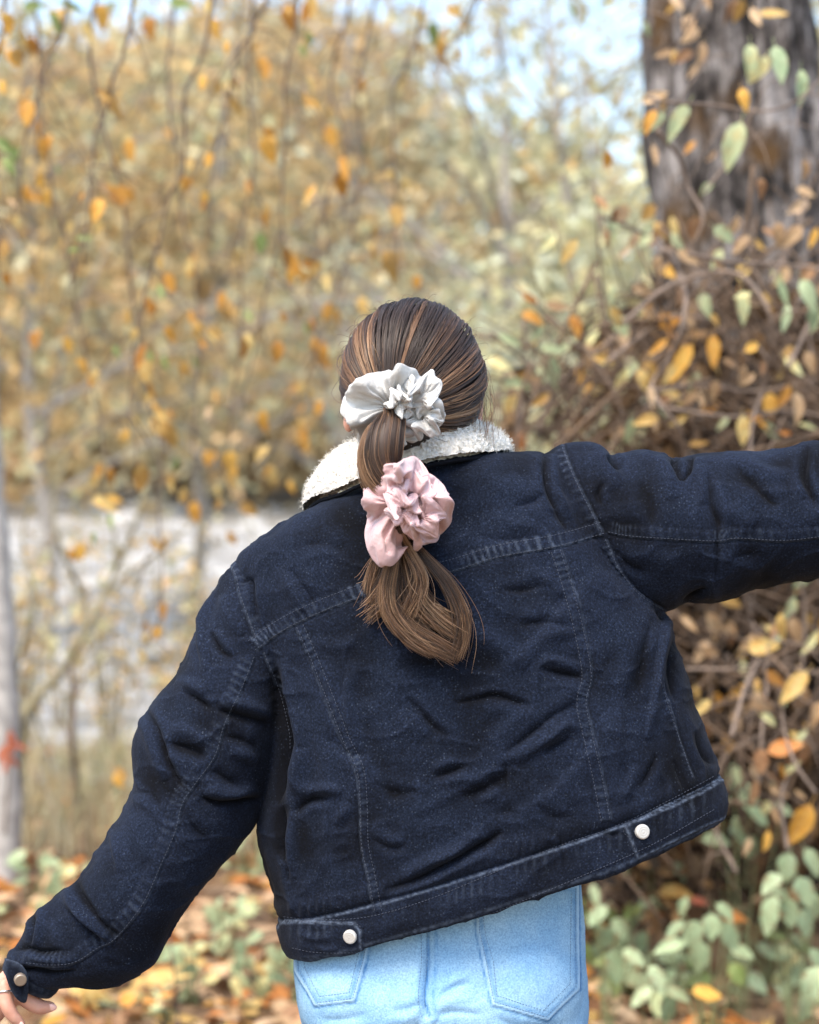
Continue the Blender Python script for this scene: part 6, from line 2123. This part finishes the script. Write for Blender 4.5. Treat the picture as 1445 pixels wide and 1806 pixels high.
def bleaf(px, py, s, a, colour, y=None, shape=None):
    best = min(stem_objs, key=lambda t: np.min(np.hypot(t[1][:, 0] - px, t[1][:, 1] - py)))
    o = leaf_at(px, py, (best[2] if y is None else y) - .03 + rng.uniform(-.05, .05), s, a, colour, best[0], shape)
    o.matrix_basis = Matrix.Translation(-Vector(BO)) @ o.matrix_basis
    return o


BL = [
    (977, 659, 62, 80, 'pale'), (1064, 635, 40, 10, 'yellow'), (1020, 661, 40, 100, 'orange'), (1036, 691, 34, 120, 'orange'), (1046, 596, 50, 110, 'pale'), (1095, 675, 46, 100, 'pale'),
    (1133, 669, 38, 80, 'yellow'), (1160, 614, 46, 130, 'orange'), (1200, 643, 84, 125, 'orange'), (1180, 660, 46, 110, 'yellow'), (1259, 620, 62, 85, 'orange'), (1218, 570, 52, 75, 'tan'), (1245, 538, 46, 85, 'pale'),
    (1311, 542, 62, 92, 'pale'), (1330, 610, 42, -20, 'orange'), (1382, 700, 50, 130, 'orange'), (1407, 720, 60, 95, 'tan'), (1311, 760, 56, 90, 'yellow'), (1234, 783, 36, 0, 'yellow'), (1089, 764, 40, 110, 'tan'),
    (951, 706, 44, 150, 'yellow'), (913, 677, 52, 10, 'pale'), (981, 617, 60, 5, 'pale'), (1016, 576, 46, 60, 'orange'), (965, 432, 52, 140, 'pale'), (1002, 445, 56, 120, 'yellow'), (1382, 517, 52, 80, 'mint'),
    (1386, 562, 50, 100, 'mint'), (1427, 521, 66, 70, 'mint'), (1435, 560, 50, 95, 'mint'), (1374, 412, 44, 95, 'tan'), (1398, 416, 50, 125, 'tan'), (1384, 764, 22, 0, 'rust'), (1110, 760, 50, 90, 'pale'),
    (1324, 108, 66, 100, 'pale'), (1375, 113, 72, 80, 'mint'), (1414, 155, 66, 85, 'mint'), (1345, 120, 50, 120, 'pale'), (1154, 216, 54, 130, 'pale'), (1195, 216, 76, 120, 'pale'), (1293, 258, 92, 115, 'pale'),
    (1303, 20, 44, 100, 'yellow'), (1334, 31, 40, 60, 'tan'), (1365, 26, 54, 10, 'yellow'), (1313, 175, 44, 85, 'orange'), (1071, 283, 36, 85, 'orange'), (1155, 170, 50, -20, 'tan'),
    (1260, 1108, 62, 65, 'tan'), (1400, 1213, 76, 130, 'yellow'), (1347, 1138, 56, -10, 'yellow'), (1379, 1108, 56, 90, 'yellow'), (1404, 1113, 50, 70, 'tan'), (1427, 1134, 56, 130, 'pale'), (1255, 1150, 36, 10, 'tan'),
    (1387, 1318, 66, -15, 'rust'), (1379, 1362, 34, 80, 'orange'), (1412, 1456, 84, 125, 'orange'), (1352, 1485, 40, 110, 'orange'), (1245, 1290, 40, 80, 'brown'), (1300, 1275, 44, 70, 'tan'), (1330, 1400, 50, 100, 'brown'),
    (1340, 1240, 44, 80, 'tan'), (1215, 1100, 40, 50, 'tan'), (1290, 1130, 36, 90, 'brown'), (1440, 1260, 50, 120, 'tan'), (1420, 1330, 46, 90, 'brown'), (1290, 1060, 46, 20, 'yellow'), (1150, 700, 40, 70, 'tan'),
    (1260, 690, 40, 100, 'tan'), (1430, 640, 44, 60, 'tan'), (1290, 640, 30, 20, 'tan'), (1345, 650, 30, 100, 'brown'), (1195, 740, 36, 150, 'yellow'), (1140, 740, 44, 160, 'yellow'), (1010, 760, 40, 20, 'tan'),
    (900, 740, 40, 110, 'tan'), (880, 640, 46, 20, 'pale'), (900, 600, 54, 10, 'pale'), (940, 560, 44, 20, 'orange'), (935, 525, 34, 30, 'rust'), (985, 540, 48, 10, 'tan'), (920, 780, 34, 90, 'rust'), (1080, 520, 40, 80, 'pale'),
    (1160, 470, 40, 85, 'tan'), (1070, 420, 30, 80, 'brown'), (1060, 360, 34, 60, 'brown'), (1085, 380, 30, 110, 'brown'), (1420, 300, 40, 80, 'tan'), (1435, 420, 40, 100, 'orange'), (1345, 330, 34, 80, 'brown'),
]
for x, y, s, a, col in BL:
    bleaf(x, y, s, a + rng.uniform(-10, 10), col, shape=rng.choice([0, 1, 2, 0]) if s < 60 else 0)
for k in range(190):
    t, s, y = rng.choice(stem_objs)
    i = rng.randrange(29)
    bleaf(s[i, 0] + rng.gauss(0, 30), s[i, 1] + rng.gauss(0, 30), rng.uniform(26, 50), rng.uniform(20, 160), rng.choice(['tan', 'tan', 'brown', 'pale', 'yellow', 'pale', 'tan', 'yellow', 'orange']), y + rng.uniform(0, .4))
# ------------------------------------------------------------------ leafy ground plants
def ground_plant(px, py, y, leaves, label, group='green plants on the leaf floor', stems=True):
    root = bpy.data.objects.new('leafy_plant', None); COL.objects.link(root)
    b = P(px, py, y); b.z = float(ground_z(b.x, y))
    root.location = b
    tag(root, label, 'plant', group)
    off = np.array(b)
    mb = MB()
    for lx, ly, s, a, col in leaves:
        yy = y + rng.uniform(-.12, .12)
        tip = np.array(P(lx, ly, yy)) - off
        mb.tube(catmull([np.array([rng.uniform(-.02, .02), 0, -.02]), tip * .55 + [0, 0, .03], tip], 8), np.linspace(.0028, .0012, 8), 4)
    st = mb.build('stem', M_GSTEM, root)
    for lx, ly, s, a, col in leaves:
        o = leaf_at(lx, ly, y + rng.uniform(-.1, .1), s, a, col, root, rng.choice([3, 3, 1]), face=(rng.uniform(-.4, .4), -.8, rng.uniform(.5, 1.0)))
        o.matrix_basis = Matrix.Translation(-b) @ o.matrix_basis
    return root


M_GSTEM = plain('green_stem', (.18, .20, .09), .7)
ground_plant(1310, 1560, 2.5, [(1295, 1374, 52, 85, 'mint'), (1322, 1410, 66, 60, 'mint'), (1272, 1427, 52, 130, 'mint'), (1379, 1429, 46, 10, 'mint'), (1340, 1440, 44, 50, 'mint')], 'pale green plant beside the jacket hem corner')
ground_plant(1290, 1620, 2.6, [(1266, 1483, 56, 5, 'mint'), (1322, 1494, 50, 70, 'mint'), (1300, 1470, 40, 60, 'mint')], 'small pale plant with one level leaf below the hem corner')
ground_plant(1400, 1700, 2.1, [(1389, 1531, 56, 100, 'mint'), (1435, 1523, 60, 60, 'mint'), (1360, 1560, 50, 140, 'mint'), (1420, 1575, 60, 70, 'mint'), (1358, 1615, 74, 110, 'mint'), (1393, 1611, 60, 80, 'mint'), (1425, 1632, 66, 60, 'mint'), (1380, 1580, 50, 30, 'pale'), (1440, 1600, 50, 90, 'mint')], 'broad pale green plant at the right edge of the frame')
ground_plant(1250, 1740, 2.1, [(1220, 1649, 60, 130, 'mint'), (1289, 1653, 60, 60, 'mint'), (1255, 1636, 50, 90, 'mint'), (1180, 1670, 60, 170, 'mint'), (1234, 1690, 60, 100, 'mint'), (1280, 1610, 44, 40, 'mint'), (1190, 1640, 46, 140, 'mint'), (1310, 1680, 46, 20, 'mint'), (1205, 1600, 40, 110, 'mint')], 'spreading pale green plant right of the jeans pocket')
ground_plant(1070, 1760, 2.3, [(1067, 1661, 66, 110, 'mint'), (1054, 1615, 50, 140, 'mint'), (1095, 1640, 50, 50, 'mint'), (1086, 1707, 66, 80, 'mint'), (1084, 1741, 56, 100, 'green'), (1120, 1690, 50, 30, 'mint'), (1050, 1580, 40, 80, 'mint')], 'pale green plant right against the jeans on the right')
ground_plant(1150, 1790, 2.0, [(1160, 1730, 60, 60, 'mint'), (1130, 1760, 56, 140, 'mint'), (1195, 1755, 50, 20, 'pale'), (1301, 1720, 46, 60, 'green'), (1180, 1780, 56, 90, 'mint')], 'low pale green plant at the bottom right of the jeans')
ground_plant(1430, 1800, 1.9, [(1431, 1741, 80, 120, 'mint'), (1445, 1700, 60, 60, 'mint'), (1420, 1780, 56, 90, 'pale')], 'green plant cut by the lower right corner')
ground_plant(1150, 1560, 3.0, [(1140, 1500, 46, 120, 'mint'), (1110, 1530, 46, 100, 'pale'), (1170, 1603, 46, 60, 'mint'), (1140, 1570, 44, 20, 'mint'), (1200, 1540, 40, 60, 'mint')], 'pale plant under the raised hem of the jacket')
for i, (px, py, lab) in enumerate([(440, 1500, 'pale green plant between the sleeve and the jacket'), (400, 1640, 'pale green plant under the hanging sleeve'), (340, 1720, 'pale green plant low under the sleeve cuff'), (60, 1560, 'faint green plant at the left edge above the cuff'), (470, 1720, 'small green plant left of the jeans'), (130, 1640, 'green plant behind the bunched cuff'), (300, 1440, 'hazy green tuft left of the sleeve elbow')]):
    y = 1.372 * FPX / (py + 60 - CY) - 2.0
    sz = 200 / (y + 2)
    ground_plant(px, py, y, [(px + rng.uniform(-60, 60), py + rng.uniform(-50, 40), sz * rng.uniform(.8, 1.3), rng.uniform(0, 180), rng.choice(['mint', 'mint', 'pale', 'pale'])) for k in range(11)], lab)

for i, (px, py, lab) in enumerate([(1085, 1650, 'low green ground cover just right of the jeans seam'), (1180, 1700, 'low green ground cover behind the spreading plant'), (1270, 1740, 'low green ground cover by the orange leaf'),
                                   (1360, 1690, 'low green ground cover between the pale plants at right'), (1420, 1760, 'low green ground cover at the lower right edge'), (1120, 1770, 'low green ground cover at the bottom beside the jeans'), (1330, 1790, 'low green ground cover at the bottom right')]):
    ground_plant(px, py, 2.7, [(px + rng.uniform(-75, 75), py + rng.uniform(-55, 50), rng.uniform(34, 58), rng.uniform(0, 180), rng.choice(['mint', 'mint', 'mint', 'pale', 'green'])) for k in range(14)], lab)

# ------------------------------------------------------------------ fallen leaves
COLS = ['tan', 'tan', 'tan', 'brown', 'brown', 'brown', 'orange', 'yellow', 'rust', 'pale', 'tan']


def litter_spot():
    D = rng.choice([rng.uniform(4.0, 6.5), rng.uniform(4.0, 11.0)])
    px = rng.uniform(-250, 1700)
    x = (px - CX) * D / FPX
    return x, D - 2.0


spots = []
for k in range(3200):
    spots.append(litter_spot())
spots.sort(key=lambda s: s[1])
co_all, f_all, c_all, nv_ = [], [], [], 0
RGB = {'tan': (.50, .33, .19), 'brown': (.25, .14, .075), 'orange': (.52, .23, .05), 'yellow': (.54, .35, .12), 'rust': (.42, .16, .04), 'pale': (.42, .46, .24)}
mb = MB()
for i, (x, y) in enumerate(spots):
    s = rng.uniform(.055, .125)
    col = rng.choice(COLS)
    z = float(ground_z(x, y)) + .012 + rng.uniform(0, .035)
    rot = (rng.gauss(0, .38) + .15, rng.gauss(0, .38), rng.uniform(0, 6.28))
    sh = rng.choice([0, 1, 3, 4, 5, 6, 4])
    M = Matrix.Translation((x, y, z)) @ Matrix.LocRotScale(None, __import__('mathutils').Euler(rot), Vector((s, s, s)))
    visible = i % 2 == 0 and y < 4.6
    if visible and nv_ < 300:
        o = bpy.data.objects.new('fallen_leaf', leaf_mesh(sh, col)); COL.objects.link(o); o.parent = ground; o.matrix_basis = M
        nv_ += 1
    else:
        co, f = (OV + MP)[sh]
        A = np.array(M)
        mb.add(np.array(co) @ A[:3, :3].T + A[:3, 3], f, np.array(RGB[col]) * rng.uniform(.7, 1.25))
lit = mb.build('leaf_litter', attr_mat('fallen_leaf_mass', .7, .15), None)
tag(lit, 'deep litter of tan and brown fallen leaves on the floor', 'leaf litter', kind='stuff')
# a few that stand out, things of their own
for x, y, dy, s, a, col, sh, lab in [
        (1249, 1753, 2.0, 62, 10, 'orange', 3, 'bright orange fallen leaf right of the jeans near the bottom edge'),
        (1195, 1575, 2.6, 66, -5, 'yellow', 0, 'slim yellow fallen leaf below the jacket hem corner'),
        (1234, 1590, 2.5, 30, 10, 'red', 3, 'small red fallen leaf among the pale plants'),
        (1301, 1615, 2.3, 56, -10, 'rust', 1, 'rust coloured fallen leaf between two pale plants'),
        (300, 1722, 2.4, 96, -8, 'yellow', 4, 'large yellow fallen leaf below the hanging sleeve'),
        (165, 1748, 2.2, 96, 20, 'yellow', 4, 'large yellow fallen leaf right of the hand'),
        (1180, 1510, 3.0, 52, 80, 'tan', 5, 'pale curled fallen leaf below the snap of the raised hem')]:
    p_ = P(x, y, dy)
    o = leaf_at(x, y, dy, s, a, col, None, sh, 'fallen_leaf', face=(rng.uniform(-.2, .2), -.75, 1))
    tag(o, lab, 'leaf')

# ------------------------------------------------------------------ dry grass and brush where the leaf floor meets the shingle
r_ = np.random.default_rng(123)
nb = 5200
gx = r_.uniform(-3.2, .6, nb); gy = r_.uniform(4.4, 8.6, nb)
keep = gx < -.2 + .1 * r_.normal(0, 1, nb)
gx, gy = gx[keep], gy[keep]; nb = len(gx)
cl_ = .5 + .5 * vnoise(np.stack([gx, gy, gx * 0], 1), 1.6, 70, 2)
hh = r_.uniform(.10, .42, nb) * (.35 + 1.0 * cl_) * smoothstep(9.0, 6.0, gy)
gz = ground_z(gx, gy)
lean = r_.normal(0, .35, (nb, 2)) * hh[:, None]
w = .006 * r_.uniform(.6, 1.6, nb)
wa = r_.uniform(0, 6.28, nb); wd = np.stack([np.cos(wa), np.sin(wa), wa * 0], 1) * w[:, None]
b0_ = np.stack([gx, gy, gz - .02], 1); m0_ = b0_ + np.stack([lean[:, 0] * .4, lean[:, 1] * .4, hh * .6], 1); t0_ = b0_ + np.stack([lean[:, 0], lean[:, 1], hh], 1)
co = np.stack([b0_ - wd, b0_ + wd, m0_ + wd * .8, m0_ - wd * .8, t0_ + wd * .15, t0_ - wd * .15], 1).reshape(-1, 3)
base = np.arange(nb)[:, None] * 6
q = np.concatenate([base + np.array([[0, 1, 2, 3]]), base + np.array([[3, 2, 4, 5]])], 0)
gc = pick([(.42, .35, .20), (.50, .43, .27), (.34, .33, .17), (.38, .27, .15), (.46, .41, .28)], nb, 8, .25)
gr = cloud_obj('dry_grass', co, q, np.repeat(np.concatenate([gc, np.ones((nb, 1))], 1), 6, axis=0), M_LEAFCLOUD)
tag(gr, 'dry tan grass along the edge of the river shingle', 'grass', kind='stuff')
# thin bare brush veiling the shingle
for i, (px, y, n_) in enumerate([(40, 7.2, 9), (190, 8.0, 9), (300, 8.6, 8), (400, 9.2, 8), (110, 9.5, 8)]):
    pths = []
    gpy = CY + (CAM_Z - float(ground_z((px - CX) * (y + 2) / FPX, y))) * FPX / (y + 2)
    for k in range(n_):
        dx = rng.uniform(-70, 70); top = gpy - rng.uniform(130, 420)
        pths.append(([(px + dx * .1, gpy + 8), (px + dx * .5, gpy - (gpy - top) * .4), (px + dx * .8 + rng.uniform(-14, 14), gpy - (gpy - top) * .75), (px + dx * 1.3 + rng.uniform(-25, 25), top)], y, .0085, .003))
    labs = ['bare brown brush beside the pale trunk', 'bare brush in front of the middle of the shingle', 'thin bare brush before the shingle near the shoulder', 'farthest bare brush against the shingle by the shoulder', 'bare brush well back on the shingle at the left']
    rt, ob = stem_plant('bare_brush', labs[i], 'brush', pths, M_OLIVEBARK, 'bare brush before the shingle')
    pts = np.array([[a, b_] for p_ in pths for a, b_ in catmull(p_[0], 12)[3:]])
    ci = r_.integers(0, len(pts), 260)
    pos = np.array([P(a + r_.normal(0, 14), b_ + r_.normal(0, 14), y + r_.uniform(-.25, .25)) for a, b_ in pts[ci]]) - np.array(rt.location)
    co, q, c = cloud(pos, .055, pick(PALEYG + TAN + GOLD, 260, 300 + i, .25), seed=310 + i)
    cloud_obj('foliage', co, q, c, M_LEAFCLOUD, rt)
